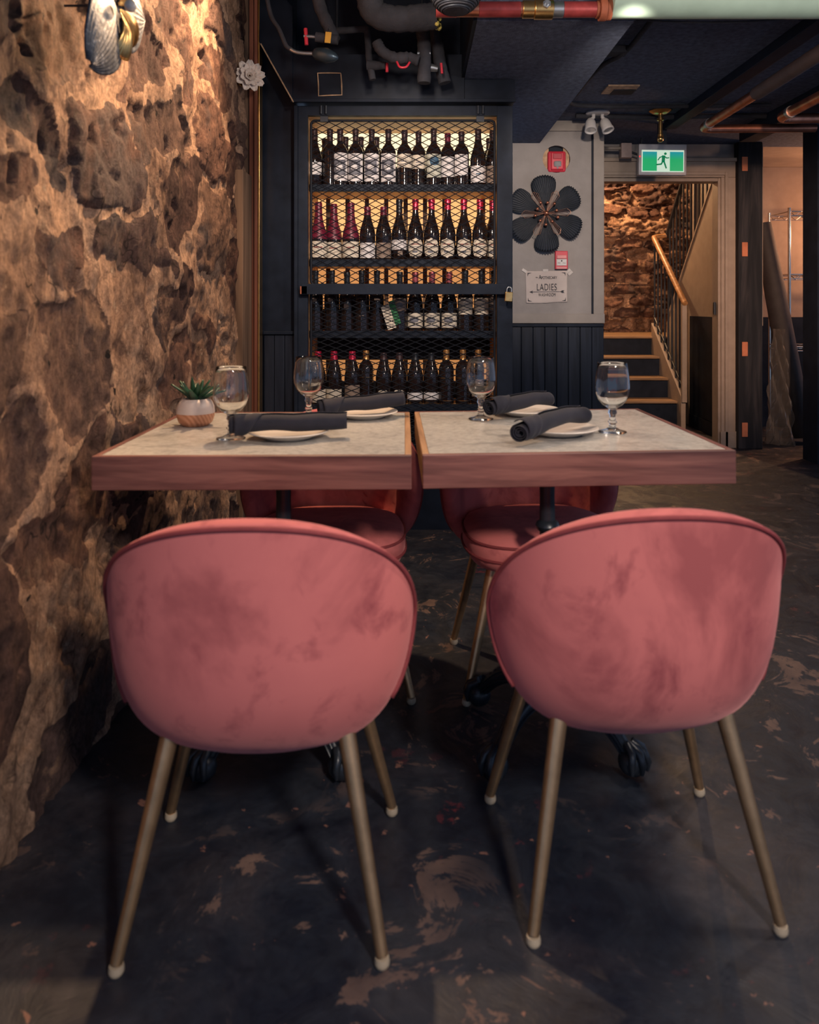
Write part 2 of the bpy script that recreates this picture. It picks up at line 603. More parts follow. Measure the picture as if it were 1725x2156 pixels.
def bottle_glass():
    n = NT('dark_bottle_glass')
    n.base((0.020, 0.012, 0.012, 1))
    n.set(Roughness=0.12, IOR=1.5)
    n.p.inputs['Transmission Weight'].default_value = 0.25
    n.p.inputs['Coat Weight'].default_value = 0.3
    return n.m


M['bottle'] = bottle_glass()
M['bottle_black'] = plain('black_bottle', (0.012, 0.014, 0.018), 0.15)
for nm, c, r, mt in (('cap_red', (0.50, 0.02, 0.06), 0.25, 0.4), ('cap_wine', (0.16, 0.012, 0.035), 0.4, 0.1), ('cap_pink', (0.42, 0.10, 0.11), 0.25, 0.5),
                     ('cap_gold', (0.55, 0.28, 0.10), 0.3, 0.7), ('cap_dark', (0.055, 0.028, 0.030), 0.35, 0.2), ('cap_black', (0.018, 0.020, 0.026), 0.3, 0.2),
                     ('lab_white', (0.74, 0.70, 0.70), 0.7, 0), ('lab_cream', (0.68, 0.60, 0.49), 0.7, 0), ('lab_tan', (0.26, 0.19, 0.15), 0.7, 0),
                     ('lab_green', (0.52, 0.52, 0.44), 0.7, 0), ('print_grey', (0.16, 0.16, 0.19), 0.7, 0), ('print_blue', (0.03, 0.09, 0.16), 0.6, 0), ('print_red', (0.36, 0.14, 0.12), 0.7, 0)):
    M[nm] = plain(nm, c, r, mt, None, 0.08, 40)
# ------------------------------------------------------------------ structure
mb = MB().box(-1.2, -1.6, -0.06, 5.2, 9.2, 0.0)
structure('floor', mb, M['floor'], 'worn black painted concrete floor with tan chipped patches')


def rubble(name, label, place, s0, s1, z0, z1, step, cell, rel, seed, gap=0.06, cover=0.28, course=False, mort=0.03, fine=0.010, lump_sign=1.0, stretch=1.0):
    """A rough stone wall: a height field cut into one object per stone plus the mortar between."""
    rng = np.random.RandomState(seed)
    ns, nz = int((s1 - s0) / step) + 1, int((z1 - z0) / step) + 1
    S, Z = np.meshgrid(np.linspace(s0, s1, ns), np.linspace(z0, z1, nz), indexing='ij')
    ws = S + (fbm(S * 5, Z * 5, seed, 4) - 0.5) * cell[0] * 0.55
    wz = Z + (fbm(S * 5, Z * 5, seed + 91, 4) - 0.5) * cell[1] * 0.75
    gs, gz = int((s1 - s0) / cell[0]) + 2, int((z1 - z0) / cell[1]) + 2
    pts, rid = [], []
    for j in range(-1, gz):
        for i in range(-1, gs):
            off = 0.5 * (j % 2) if course else 0
            jit = 0.22 if course else 0.42
            pts.append((s0 + (i + 0.5 + off + rng.uniform(-jit, jit)) * cell[0], z0 + (j + 0.5 + rng.uniform(-jit, jit) * (0.5 if course else 1)) * cell[1]))
    pts = np.array(pts)
    amp = rng.uniform(0.35, 1.0, len(pts))
    hidden = rng.uniform(0, 1, len(pts)) < cover
    tilt = rng.uniform(-1, 1, (len(pts), 2))
    f1 = np.full(S.shape, 1e9)
    f2 = np.full(S.shape, 1e9)
    ident = np.zeros(S.shape, int)
    for k, (a, b) in enumerate(pts):
        d = np.sqrt(((ws - a) / cell[0]) ** 2 + ((wz - b) / cell[1]) ** 2)
        near = d < f1
        f2 = np.where(near, f1, np.minimum(f2, d))
        ident = np.where(near, k, ident)
        f1 = np.where(near, d, f1)
    edge = (f2 - f1) - gap * 2 - (fbm(S * 7, Z * 9, seed + 7, 5) - 0.45) * 0.50
    body = np.clip(edge / 0.10, 0, 1)
    body = body * body * (3 - 2 * body)
    stone = (edge > 0.0) & ~hidden[ident]
    h = (fbm(S * 1.6, Z * 1.6, seed + 3, 3) - 0.5) * rel * 0.9 + rel * 0.45
    h = h + (fbm(S * 7 / stretch, Z * 5 * stretch, seed + 5, 5) - 0.5) * mort
    loc = (ws - pts[ident, 0]) / cell[0] * tilt[ident, 0] + (wz - pts[ident, 1]) / cell[1] * tilt[ident, 1]
    lump = body * (amp[ident] * 0.75 + loc * 0.35) * rel
    sgn = np.where(rng.uniform(0, 1, len(pts)) < lump_sign, 1.0, -0.6)[ident]
    h = h + np.where(hidden[ident], lump * 0.25, lump * sgn)
    ridg = np.abs(fbm(S * 11 / stretch, Z * 7 * stretch, seed + 29, 4) - 0.5) * 2
    h = h + (fbm(S * 24 / stretch, Z * 20 * stretch, seed + 11, 4) - 0.5) * fine + np.clip(0.16 - ridg, 0, 1) * fine * 1.6
    pit = fbm(S * 13, Z * 13, seed + 23, 3)
    h = h - np.clip(pit - 0.70, 0, 1) * 0.22
    soft = np.clip(edge / 0.10 + 0.5, 0, 1) * ~hidden[ident]
    soft = soft.ravel()
    tone_ = rng.uniform(0, 1, len(pts))[ident].ravel()
    V = [place(s, z, q) for s, z, q in zip(S.ravel(), Z.ravel(), h.ravel())]
    idx = np.arange(ns * nz).reshape(ns, nz)
    q = np.stack([idx[:-1, :-1], idx[1:, :-1], idx[1:, 1:], idx[:-1, 1:]], -1).reshape(-1, 4)
    sid = np.where(stone, ident, -1).ravel()
    qs = sid[q]
    fid = np.where((qs == qs[:, :1]).all(1), qs[:, 0], -1)
    V = np.array(V)

    def piece(nm, faces, mat, parent):
        u, inv = np.unique(faces.ravel(), return_inverse=True)
        m = MB()
        m.v = [tuple(p) for p in V[u]]
        m.f = [tuple(int(x) for x in f) for f in inv.reshape(-1, 4)]
        o = build(nm, m, mat, parent, 180, fix=False)
        for an, arr in (('stone', soft), ('tone', tone_)):
            o.data.attributes.new(an, 'FLOAT', 'POINT').data.foreach_set('value', arr[u].astype(np.float32))
        return o
    small = []
    root = None
    groups = {}
    for k in np.unique(fid):
        if k >= 0:
            fs = q[fid == k]
            if len(fs) * step * step < 0.0035:
                small.append(fs)
            else:
                groups[int(k)] = fs
    root = piece(name, np.concatenate([q[fid == -1]] + small), M['mortar'], None)
    tag(root, label, None, None, 'structure')
    for k, fs in groups.items():
        piece('stone', fs, M['stone'], root)
    return root


rubble('wall_left', 'rough old rubble stone wall lit by warm lamps beside the tables',
       lambda s, z, q: (-0.835 + q + 0.035 * max(0.0, 0.45 - z), s, z), 0.75, 3.69, 0.0, 2.74, 0.0115, (0.42, 0.27), 0.020, 4, gap=0.05, cover=0.25, mort=0.045, fine=0.016, lump_sign=0.6)
structure('wall_left_core', MB().box(-1.10, 0.7, 0, -0.87, 3.70, 2.75), M['mortar'], 'solid core behind the rubble stone facing')

# end of the stone wall: old boards and black niche beside the cabinet
tr = structure('trim_1', MB().box(-0.90, 3.70, 0, -0.855, 3.74, 2.75), M['brown_wood'], 'old brown and red wooden boards closing the end of the stone wall')
for x0, x1, dy, m_ in ((-0.853, -0.812, 0.012, 'brown_wood'), (-0.810, -0.785, 0.0, 'red_wood'), (-0.783, -0.768, -0.014, 'red_wood')):
    build('board', MB().box(x0, 3.70 + dy, 0, x1, 3.76, 2.75), M[m_], tr, None, 0.002)
build('side_board', MB().box(-0.858, 3.50, 0, -0.795, 3.69, 1.74), M['brown_wood'], tr, None, 0.003)
build('warm_lit_edge', MB().box(-0.766, 3.69, 0, -0.757, 3.76, 2.75), M['gold'], tr, None, 0.001)  # gold colour stands in for warm light catching the board edge
wb = structure('wall_niche', MB().box(-1.10, 3.81, 0, -0.60, 3.86, 2.75), M['black_gloss'], 'black painted recessed panel between stone wall and wine cabinet')
for i in range(3):
    build('plank', MB().box(-0.755 + i * 0.052, 3.785, 0.02, -0.705 + i * 0.052, 3.81, 0.965), M['black_plank'], wb, None, 0.003)
build('rail', MB().box(-0.757, 3.775, 0.968, -0.60, 3.81, 0.985), M['black_gloss'], wb, None, 0.003)

# header over the cabinet with the cut access hatch, and the wall above
hd = structure('wall_header', MB().box(-0.60, 3.70, 2.108, 0.238, 3.80, 2.335), M['black_gloss'], 'black bulkhead above the wine cabinet with a scratched square hatch')
build('panel', MB().box(0.24, 3.70, 2.108, 0.485, 3.80, 2.212), M['black_gloss'], hd)
build('ledge', MB().box(-0.605, 3.685, 2.100, 0.487, 3.70, 2.116), M['black'], hd, None, 0.002)
for (a, b, c, d) in ((668, 154, 718, 154), (669, 154, 671, 203), (718, 155, 720, 200), (671, 202, 721, 200)):
    p, q_ = P(a, b, 3.695), P(c, d, 3.695)
    build('hatch_edge', MB().tube([p, p.lerp(q_, 0.5) + Vector((0.0015, 0, 0.001)), q_], [0.0022, 0.0035, 0.002], 5), M['raw_wood'], hd)
structure('wall_above', MB().box(-0.95, 3.84, 2.11, 0.24, 3.90, 2.76), M['black'], 'dark wall above the bulkhead behind the pipes')
br = structure('trim_2', MB().prism([(X_(548, 3.72), Z_(92, 3.72)), (X_(618, 3.72), Z_(215, 3.72)), (X_(618, 3.72), Z_(20, 3.72)), (X_(552, 3.72), Z_(-60, 3.72))], 3.69, 3.72), M['black_gloss'], 'slanted black board with pale raw edge beside the bulkhead')
build('raw_edge', MB().tube([P(549, 92, 3.685), P(583, 153, 3.685), P(618, 215, 3.685)], 0.0035, 5), M['raw_wood'], br)

# ceiling: recess over the tables, dropped soffit, lower black ceiling on the aisle side
ce = structure('ceiling', MB().box(0.85, -0.5, 2.37, 5.2, 6.05, 2.45), M['black_stucco'], 'low black stuccoed ceiling over the aisle')
build('panel', MB().box(-1.1, -0.5, 2.75, 0.24, 3.95, 2.80), M['black'], ce)
build('panel', MB().box(0.24, -0.5, 2.38, 0.85, 2.95, 2.45), M['black_stucco'], ce)
build('riser', MB().box(0.225, -0.5, 2.38, 0.24, 2.95, 2.80), M['black'], ce)
build('soffit', MB().box(0.24, 2.955, 2.22, 0.85, 5.24, 2.46), M['black_stucco'], ce)
build('soffit_face', MB().box(0.225, 2.955, 2.222, 0.24, 3.84, 2.80), M['black'], ce)
# patch of raw wood in a cut square opening
cut = build('cutout', MB().box(1.10, 4.33, 2.362, 1.28, 4.50, 2.372), M['raw_wood'], ce)
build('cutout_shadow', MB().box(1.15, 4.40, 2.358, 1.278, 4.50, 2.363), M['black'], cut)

# grey wall with a round hole, its trims and black wainscot
GW = 5.20
hx, hz, hr = X_(1172, GW), Z_(335, GW), 0.094
gx0, gx1, gz0, gz1 = 0.40, 1.29, 0.99, 2.372
mb = MB()
nn = 48
circ, rect = [], []
for k in range(nn):
    a = 2 * math.pi * k / nn
    c, s_ = math.cos(a), math.sin(a)
    ts = []
    if c > 1e-9: ts.append((gx1 - hx) / c)
    if c < -1e-9: ts.append((gx0 - hx) / c)
    if s_ > 1e-9: ts.append((gz1 - hz) / s_)
    if s_ < -1e-9: ts.append((gz0 - hz) / s_)
    t = min(ts)
    circ.append((hx + hr * c, hz + hr * s_ * 0.99))
    rect.append((hx + t * c, hz + t * s_))
corners = [(gx1, gz1), (gx0, gz1), (gx0, gz0), (gx1, gz0)]
vs = [(x, GW, z) for x, z in circ] + [(x, GW, z) for x, z in rect] + [(x, GW + 0.03, z) for x, z in circ]
fs = []
extra = {}
for k in range(nn):
    l = (k + 1) % nn
    a0, a1 = rect[k], rect[l]
    add = None
    for ci, (cx, cz) in enumerate(corners):
        if abs(a0[0] - a1[0]) > 1e-6 and abs(a0[1] - a1[1]) > 1e-6:
            on0 = abs(a0[0] - cx) < 1e-6 or abs(a0[1] - cz) < 1e-6
            on1 = abs(a1[0] - cx) < 1e-6 or abs(a1[1] - cz) < 1e-6
            if on0 and on1:
                add = len(vs)
                vs.append((cx, GW, cz))
    fs.append((k, k + nn, add, l + nn, l) if add else (k, k + nn, l + nn, l))
    fs.append((k, l, l + 2 * nn, k + 2 * nn))
mb.add(vs, fs)
gw = structure('wall_alcove', mb, M['grey_paint'], 'grey brush-textured wall panel with a round hole above the black wainscot')
build('hole_backing', MB().box(hx - 0.12, GW + 0.05, hz - 0.12, hx + 0.12, GW + 0.06, hz + 0.12), M['black'], gw)
for dx in (-0.07, 0.07):
    build('stud', MB().box(hx + dx - 0.02, GW + 0.02, hz - 0.11, hx + dx + 0.02, GW + 0.05, hz + 0.11), M['raw_wood'], gw)
build('backing', MB().box(gx0, GW + 0.061, 0, gx1, GW + 0.09, gz1), M['black'], gw)
build('corner_trim', MB().box(X_(1249, GW), GW - 0.022, 1.05, X_(1271, GW), GW + 0.09, 2.372), M['grey_trim'], gw, None, 0.003)
build('trim_groove', MB().box(X_(1245.5, GW), GW - 0.004, 1.05, X_(1249, GW), GW + 0.02, 2.372), M['black'], gw)
build('bottom_rail', MB().box(gx0, GW - 0.026, 0.988, X_(1272, GW), GW + 0.03, 1.052), M['grey_trim'], gw, None, 0.003)
build('top_rail', MB().box(X_(1150, GW), GW - 0.02, 2.30, X_(1249, GW), GW, 2.372), M['grey_trim'], gw, None, 0.002)
wn = structure('trim_3', MB().box(gx0, GW - 0.006, 0, X_(1271, GW), GW + 0.05, 0.986), M['black'], 'black beadboard wainscot below the grey wall panel')
nplk = 11
pw = (X_(1270, GW) - gx0) / nplk
for i in range(nplk):
    build('plank', MB().box(gx0 + i * pw + 0.002, GW - 0.020, 0.10, gx0 + (i + 1) * pw - 0.002, GW - 0.006, 0.962), M['black_plank'], wn, None, 0.003)
build('cap_rail', MB().box(gx0, GW - 0.030, 0.965, X_(1270, GW), GW - 0.006, 0.985), M['black'], wn, None, 0.002)
build('baseboard', MB().box(gx0, GW - 0.026, 0, X_(1270, GW), GW - 0.006, 0.098), M['black'], wn, None, 0.002)
structure('wall_return', MB().box(1.20, GW + 0.092, 0, 1.29, 6.05, 2.372), M['grey_trim'], 'grey return wall running back from the alcove to the doorway')

# door wall
DW = 5.95
ox0, ox1, oz = 1.31, 2.362, 2.106
dwl = structure('wall_doorway', MB().box(1.292, DW, oz, 2.53, DW + 0.10, 2.37).box(2.40, DW, 0, 2.53, DW + 0.10, oz), M['grey_paint'], 'grey wall over the stairway doorway')
d1 = structure('door_1', MB().box(1.30, DW - 0.035, oz, ox1 + 0.165, DW, oz + 0.125), M['casing'], 'wide stepped door casing around the stairway opening', None, 0.004)
build('casing_side', MB().box(ox1 + 0.02, DW - 0.035, 0, ox1 + 0.165, DW, oz), M['casing'], d1, None, 0.004)
for k, (w0, w1, dp) in enumerate(((0.0, 0.028, 0.020), (0.045, 0.070, 0.050), (0.150, 0.178, 0.062))):
    build('casing_bead', MB().box(ox1 + w0, DW - dp, 0, ox1 + w1, DW + (0.10 if k == 0 else -0.034), oz + w1 - 0.03), M['casing'], d1, None, 0.004)
    build('casing_bead', MB().box(1.30, DW - dp, oz + w0 - 0.03, ox1 + w0, DW + (0.10 if k == 0 else -0.034), oz + w1 - 0.03), M['casing'], d1, None, 0.004)
build('plinth', MB().box(ox1 + 0.01, DW - 0.05, 0, ox1 + 0.17, DW - 0.034, 0.13), M['casing'], d1, None, 0.004)
build('hinge', MB().box(ox1 - 0.012, DW + 0.02, 1.04, ox1 + 0.004, DW + 0.05, 1.13).tube([(ox1 - 0.012, DW + 0.018, 1.035), (ox1 - 0.012, DW + 0.018, 1.135)], 0.008, 8), M['black_metal'], d1)

# stairwell
rubble('wall_stairwell', 'amber lit rough stone wall at the back of the stairwell',
       lambda s, z, q: (s, 8.80 - q, z), 1.15, 3.75, 0.70, 3.0, 0.017, (0.36, 0.130), 0.085, 12, gap=0.05, cover=0.15, course=True, mort=0.12, fine=0.085, stretch=1.8)
structure('wall_stairwell_core', MB().box(1.1, 8.82, 0, 3.8, 8.9, 3.4), M['mortar'], 'solid core behind the stairwell stones')
structure('wall_stair_side', MB().box(1.10, 6.06, 0, 1.20, 8.82, 3.4), M['cream'], 'cream side wall of the stairwell')
structure('wall_stair_far', MB().box(3.72, 7.0, 0, 3.80, 8.82, 3.4), M['cream'], 'cream far side wall of the stairwell')
structure('ceiling_stairwell', MB().box(1.1, 6.06, 3.0, 3.8, 8.9, 3.06), M['cream'], 'cream ceiling of the stairwell')
ws_ = structure('wall_understair', MB().prism([(6.06, 0), (7.65, 0), (7.65, 0.93), (6.06, 2.57)], 2.53, 2.58, 'x'), M['cream'], 'cream wall closing the side of the upper stair flight')
build('wainscot', MB().box(2.512, 6.06, 0.12, 2.53, 6.96, 1.01), M['black_gloss'], ws_, None, 0.002)
build('baseboard', MB().box(2.505, 6.06, 0, 2.53, 6.96, 0.118), M['black_gloss'], ws_, None, 0.002)
build('edge_trim', MB().prism([(6.2, 2.425), (6.2, 2.455), (7.60, 1.01), (7.60, 0.98)], 2.52, 2.59, 'x'), M['casing'], ws_)

st = thing('staircase', 'wooden staircase with pale treads rising behind the doorway', 'staircase', (0, 0, 0))
tz = [0.24, 0.425, 0.61, 0.795]
td = [6.90, 7.15, 7.40, 7.65]
for i in range(4):
    y1 = td[i] + 0.25 if i < 3 else 8.78
    x1 = 2.375 if i < 3 else 3.70
    build('tread', MB().box(1.21, td[i] - 0.025, tz[i] - 0.022, x1, y1, tz[i]), M['tread'], st, None, 0.006)
    build('riser', MB().box(1.21, td[i], (tz[i - 1] if i else 0.0), 2.375, td[i] + 0.02, tz[i] - 0.023), M['black_gloss'], st)
build('stringer', MB().prism([(6.80, 0), (7.66, 0.0), (7.66, 0.93), (6.80, 0.29)], 2.378, 2.42, 'x'), M['casing'], st, None, 0.003)
for k in range(2):
    build('upper_tread', MB().box(2.60, 7.62 - 0.21 * (k + 1), 0.80 + 0.215 * (k + 1) - 0.03, 3.70, 7.64 - 0.21 * k, 0.80 + 0.215 * (k + 1)), M['tread'], st)
    build('upper_riser', MB().box(2.60, 7.62 - 0.21 * k, 0.80 + 0.215 * k, 3.70, 7.64 - 0.21 * k, 0.80 + 0.215 * (k + 1) - 0.031), M['black_gloss'], st)

rl = thing('stair_railing', 'black baluster stair railing with polished wooden handrail', 'railing')
hz_ = lambda y: 1.14 + (y - 6.80) * 0.765
build('newel', MB().box(2.380, 6.775, 0.24, 2.424, 6.812, 1.115), M['casing'], rl, None, 0.004)
build('handrail', MB().tube([(2.400, 6.76, 1.125), (2.400, 6.80, 1.15), (2.400, 7.62, hz_(7.62)), (2.41, 7.67, hz_(7.65)), (2.44, 7.69, hz_(7.65) + 0.01), (2.535, 7.67, hz_(7.65) + 0.02)],
                            [0.024, 0.026, 0.026, 0.026, 0.024, 0.022], 12), M['rail_wood'], rl, 60)
for k in range(8):
    y = 6.90 + k * 0.103
    z0 = tz[min(3, max(0, int((y - 6.90) / 0.25)))]
    build('baluster', MB().box(2.393, y - 0.007, z0 - 0.02, 2.407, y + 0.007, hz_(y)), M['black_metal'], rl)
build('lower_rail', MB().box(2.394, 6.83, 0.36, 2.406, 6.845, 0.37).tube([(2.40, 6.83, 0.38), (2.40, 7.64, 1.0)], 0.008, 6), M['black_metal'], rl)
rz2 = lambda y: 1.82 + (7.67 - y) * 1.05
sz2 = lambda y: 1.30 + (7.29 - y) * 1.03
build('upper_rail', MB().tube([(2.545, 7.69, rz2(7.69)), (2.545, 6.55, rz2(6.55))], 0.024, 8), M['black_metal'], rl, 60)
for k in range(13):
    y = 7.60 - k * 0.097
    build('baluster', MB().box(2.538, y - 0.007, sz2(y), 2.552, y + 0.007, min(2.98, rz2(y))), M['black_metal'], rl)

# store room right of the post
structure('wall_store', MB().box(2.55, 6.95, 0, 5.0, 7.0, 2.37), M['cream'], 'orange lit wall of the store room behind the timber post')
structure('ceiling_store', MB().box(2.59, 6.052, 2.372, 5.2, 7.0, 2.43), M['cream'], 'low cream ceiling of the store room')
structure('trim_4', MB().box(2.60, 6.93, 0, 5.0, 6.949, 1.00), M['black'], 'dark wainscot along the store room wall')
structure('wall_store_side', MB().box(2.585, 6.06, 0, 2.62, 6.949, 2.37), M['cream'], 'cream side wall of the store room')
pst = structure('column_1', MB().box(X_(1553, 5.88), 5.86, 0, X_(1604, 5.88), 5.945, 2.37), M['post_wood'], 'dark old timber post with orange notches beside the doorway', None, 0.006)
for py in (345, 525, 735, 905):
    x0, x1 = X_(1563, 5.855), X_(1575, 5.855)
    z = Z_(py, 5.855)
    build('notch', MB().box(x0, 5.852, z - 0.055, x1, 5.8605, z + 0.055), M['hole_orange'], pst, None, 0.003)
build('jamb_strip', MB().box(X_(1594, 5.85), 5.95, 0.95, X_(1607, 5.95), 6.0, 2.37), M['casing'], pst)
structure('column_2', MB().box(X_(1691, 5.5), 5.3, 0, 3.4, 5.5, 2.37), M['black'], 'black painted column at the far end of the aisle')
# ------------------------------------------------------------------ chairs
def shell_pt(u, w, ins=0.0):
    """u: arc length round the sitter, w: height above the shoulder line"""
    z = 0.591 + w
    t = min(1.05, max(0.0, (0.785 - z) / 0.44))
    rx = 0.292 - 0.010 * t - 0.055 * t ** 5 - ins
    ry = 0.262 - 0.035 * t - 0.080 * t ** 6 - ins
    ph = u / 0.292
    sx, cy = math.sin(ph), math.cos(ph)
    return Vector((rx * (abs(sx) ** 0.92) * (1 if sx >= 0 else -1), -ry * (cy if cy < 0 else cy ** 0.85), z))


def shell_uv(r, a):
    c, s = math.cos(a), math.sin(a)
    hu = 0.425
    pe = 2.20 - 0.20 * math.tanh(2.5 * s)
    hw = 0.2260 - 0.0475 * math.tanh(3.0 * s)
    k = (abs(c) ** pe + abs(s) ** pe) ** (-1 / pe)
    u, w = r * k * c * hu, r * k * s * hw
    return u, w - (0.062 + 0.034 * math.tanh(3.0 * s)) * (u / 0.425) ** 2


def make_chair(label):
    t = thing('dining_chair', label, 'chair', (0, 0, 0), (0, 0, 0), 'pink velvet chairs at the marble tables')
    NA, NR = 96, 14
    rs = [(i / NR) ** 0.8 for i in range(NR + 1)]
    # outer shell
    mb = MB()
    vs, fs = [Vector(shell_pt(0, 0))], []
    RO = 0.962
    for i in range(1, NR + 1):
        for k in range(NA):
            vs.append(shell_pt(*shell_uv(rs[i] * RO, 2 * math.pi * k / NA)))
    for k in range(NA):
        fs.append((0, 1 + k, 1 + (k + 1) % NA))
    for i in range(NR - 1):
        for k in range(NA):
            a, b = 1 + i * NA + k, 1 + i * NA + (k + 1) % NA
            fs.append((a, a + NA, b + NA, b))
    # rounded rim and quilted inside
    prev = 1 + (NR - 1) * NA
    inner = [(0.985, 0.001), (1.000, 0.006), (1.008, 0.014), (1.010, 0.024), (1.002, 0.034), (0.980, 0.042)] + [(rs[i], None) for i in range(NR - 1, 0, -1)]
    for r, ins in inner:
        base = len(vs)
        for k in range(NA):
            u, w = shell_uv(r, 2 * math.pi * k / NA)
            q = ins if ins is not None else 0.046 + 0.010 * abs(math.cos(math.pi * u / 0.085)) ** 0.5
            vs.append(shell_pt(u, w, q))
        for k in range(NA):
            l = (k + 1) % NA
            fs.append((prev + k, base + k, base + l, prev + l))
        prev = base
    c = len(vs)
    vs.append(shell_pt(0, 0, 0.056))
    for k in range(NA):
        fs.append((prev + k, c, prev + (k + 1) % NA))
    mb.add(vs, fs)
    build('backrest', mb, M['velvet'], t, 180)
    pts = [shell_pt(*shell_uv(RO, math.radians(-38 + 256 * k / 80)), -0.002) for k in range(81)]
    build('piping', MB().tube(pts, 0.0044, 8), M['velvet_dark'], t, 180)

    # seat cushion
    def sq(a, hx, hy, e=3.0):
        c, s = math.cos(a), math.sin(a)
        k = (abs(c) ** e + abs(s) ** e) ** (-1 / e)
        return k * c * hx, k * s * hy
    cy = 0.045
    prof = [(0.0, 0.362), (0.70, 0.360), (0.92, 0.372), (1.0, 0.400), (1.0, 0.432), (0.985, 0.448), (0.95, 0.462), (0.80, 0.474), (0.5, 0.479), (0.0, 0.480)]
    vs, fs, rings = [], [], []
    NS = 72
    for r, z in prof:
        if r == 0:
            rings.append([len(vs)])
            vs.append((0, cy, z))
        else:
            rings.append(list(range(len(vs), len(vs) + NS)))
            for k in range(NS):
                x, y = sq(2 * math.pi * k / NS, 0.226 * r, 0.205 * r)
                x *= 1.0 + 0.25 * (y if y < 0 else 0)
                vs.append((x, cy + y, z))
    for a, b in zip(rings, rings[1:]):
        for k in range(NS):
            l = (k + 1) % NS
            if len(a) == 1:
                fs.append((a[0], b[k], b[l]))
            elif len(b) == 1:
                fs.append((a[k], a[l], b[0]))
            else:
                fs.append((a[k], a[l], b[l], b[k]))
    seat = build('seat', MB().add(vs, fs), M['velvet'], t, 180)
    for z, rr in ((0.446, 0.995), (0.405, 1.004)):
        pp = []
        for k in range(NS):
            x, y = sq(2 * math.pi * k / NS, 0.226 * rr, 0.205 * rr)
            x *= 1.0 + 0.25 * (y if y < 0 else 0)
            pp.append((x, cy + y, z))
        build('seat_piping', MB().tube(pp, 0.0042, 6, True), M['velvet_dark'], seat, 180)
    build('underframe', MB().box(-0.13, -0.08, 0.346, 0.13, 0.15, 0.364), M['black_metal'], t, None, 0.004)
    for sx, sy, fx, fy in ((-1, -1, 0.222, -0.190), (1, -1, 0.222, -0.190), (-1, 1, 0.240, 0.192), (1, 1, 0.240, 0.192)):
        top = Vector((sx * 0.155, -0.105 if sy < 0 else 0.13, 0.362))
        ft = Vector((sx * fx, fy, 0.018))
        lg = build('leg', MB().tube([top, top.lerp(ft, 0.5), ft], [0.0165, 0.0135, 0.0105], 16), M['brass'], t, 50)
        dirn = (ft - top).normalized()
        a = ft - dirn * 0.002
        build('glide', MB().lathe([(0.0, 0.0), (0.010, 0.0), (0.0128, 0.004), (0.0132, 0.009), (0.0118, 0.016), (0.0, 0.018)], 16, Matrix.Translation((ft.x, ft.y, 0))), M['foot'], lg, 50)
    return t


chair = make_chair('pink velvet chair seen from behind, nearest to the stone wall')
chair.location = (-0.285, 1.468, 0)
chair.rotation_euler = (0, 0, math.radians(2))
for lab, loc, rz in (('pink velvet chair seen from behind, the one nearest to the aisle', (0.418, 1.530, 0), 3),
                     ('pink velvet chair facing us beneath the table that touches the stone wall', (-0.258, 2.315, 0), 182),
                     ('pink velvet chair facing us beneath the table next to the aisle', (0.365, 2.335, 0), 185)):
    c = copy_tree(chair)
    c.location = loc
    c.rotation_euler = (0, 0, math.radians(rz))
    c['label'] = lab


# ------------------------------------------------------------------ tables
TH = 0.77


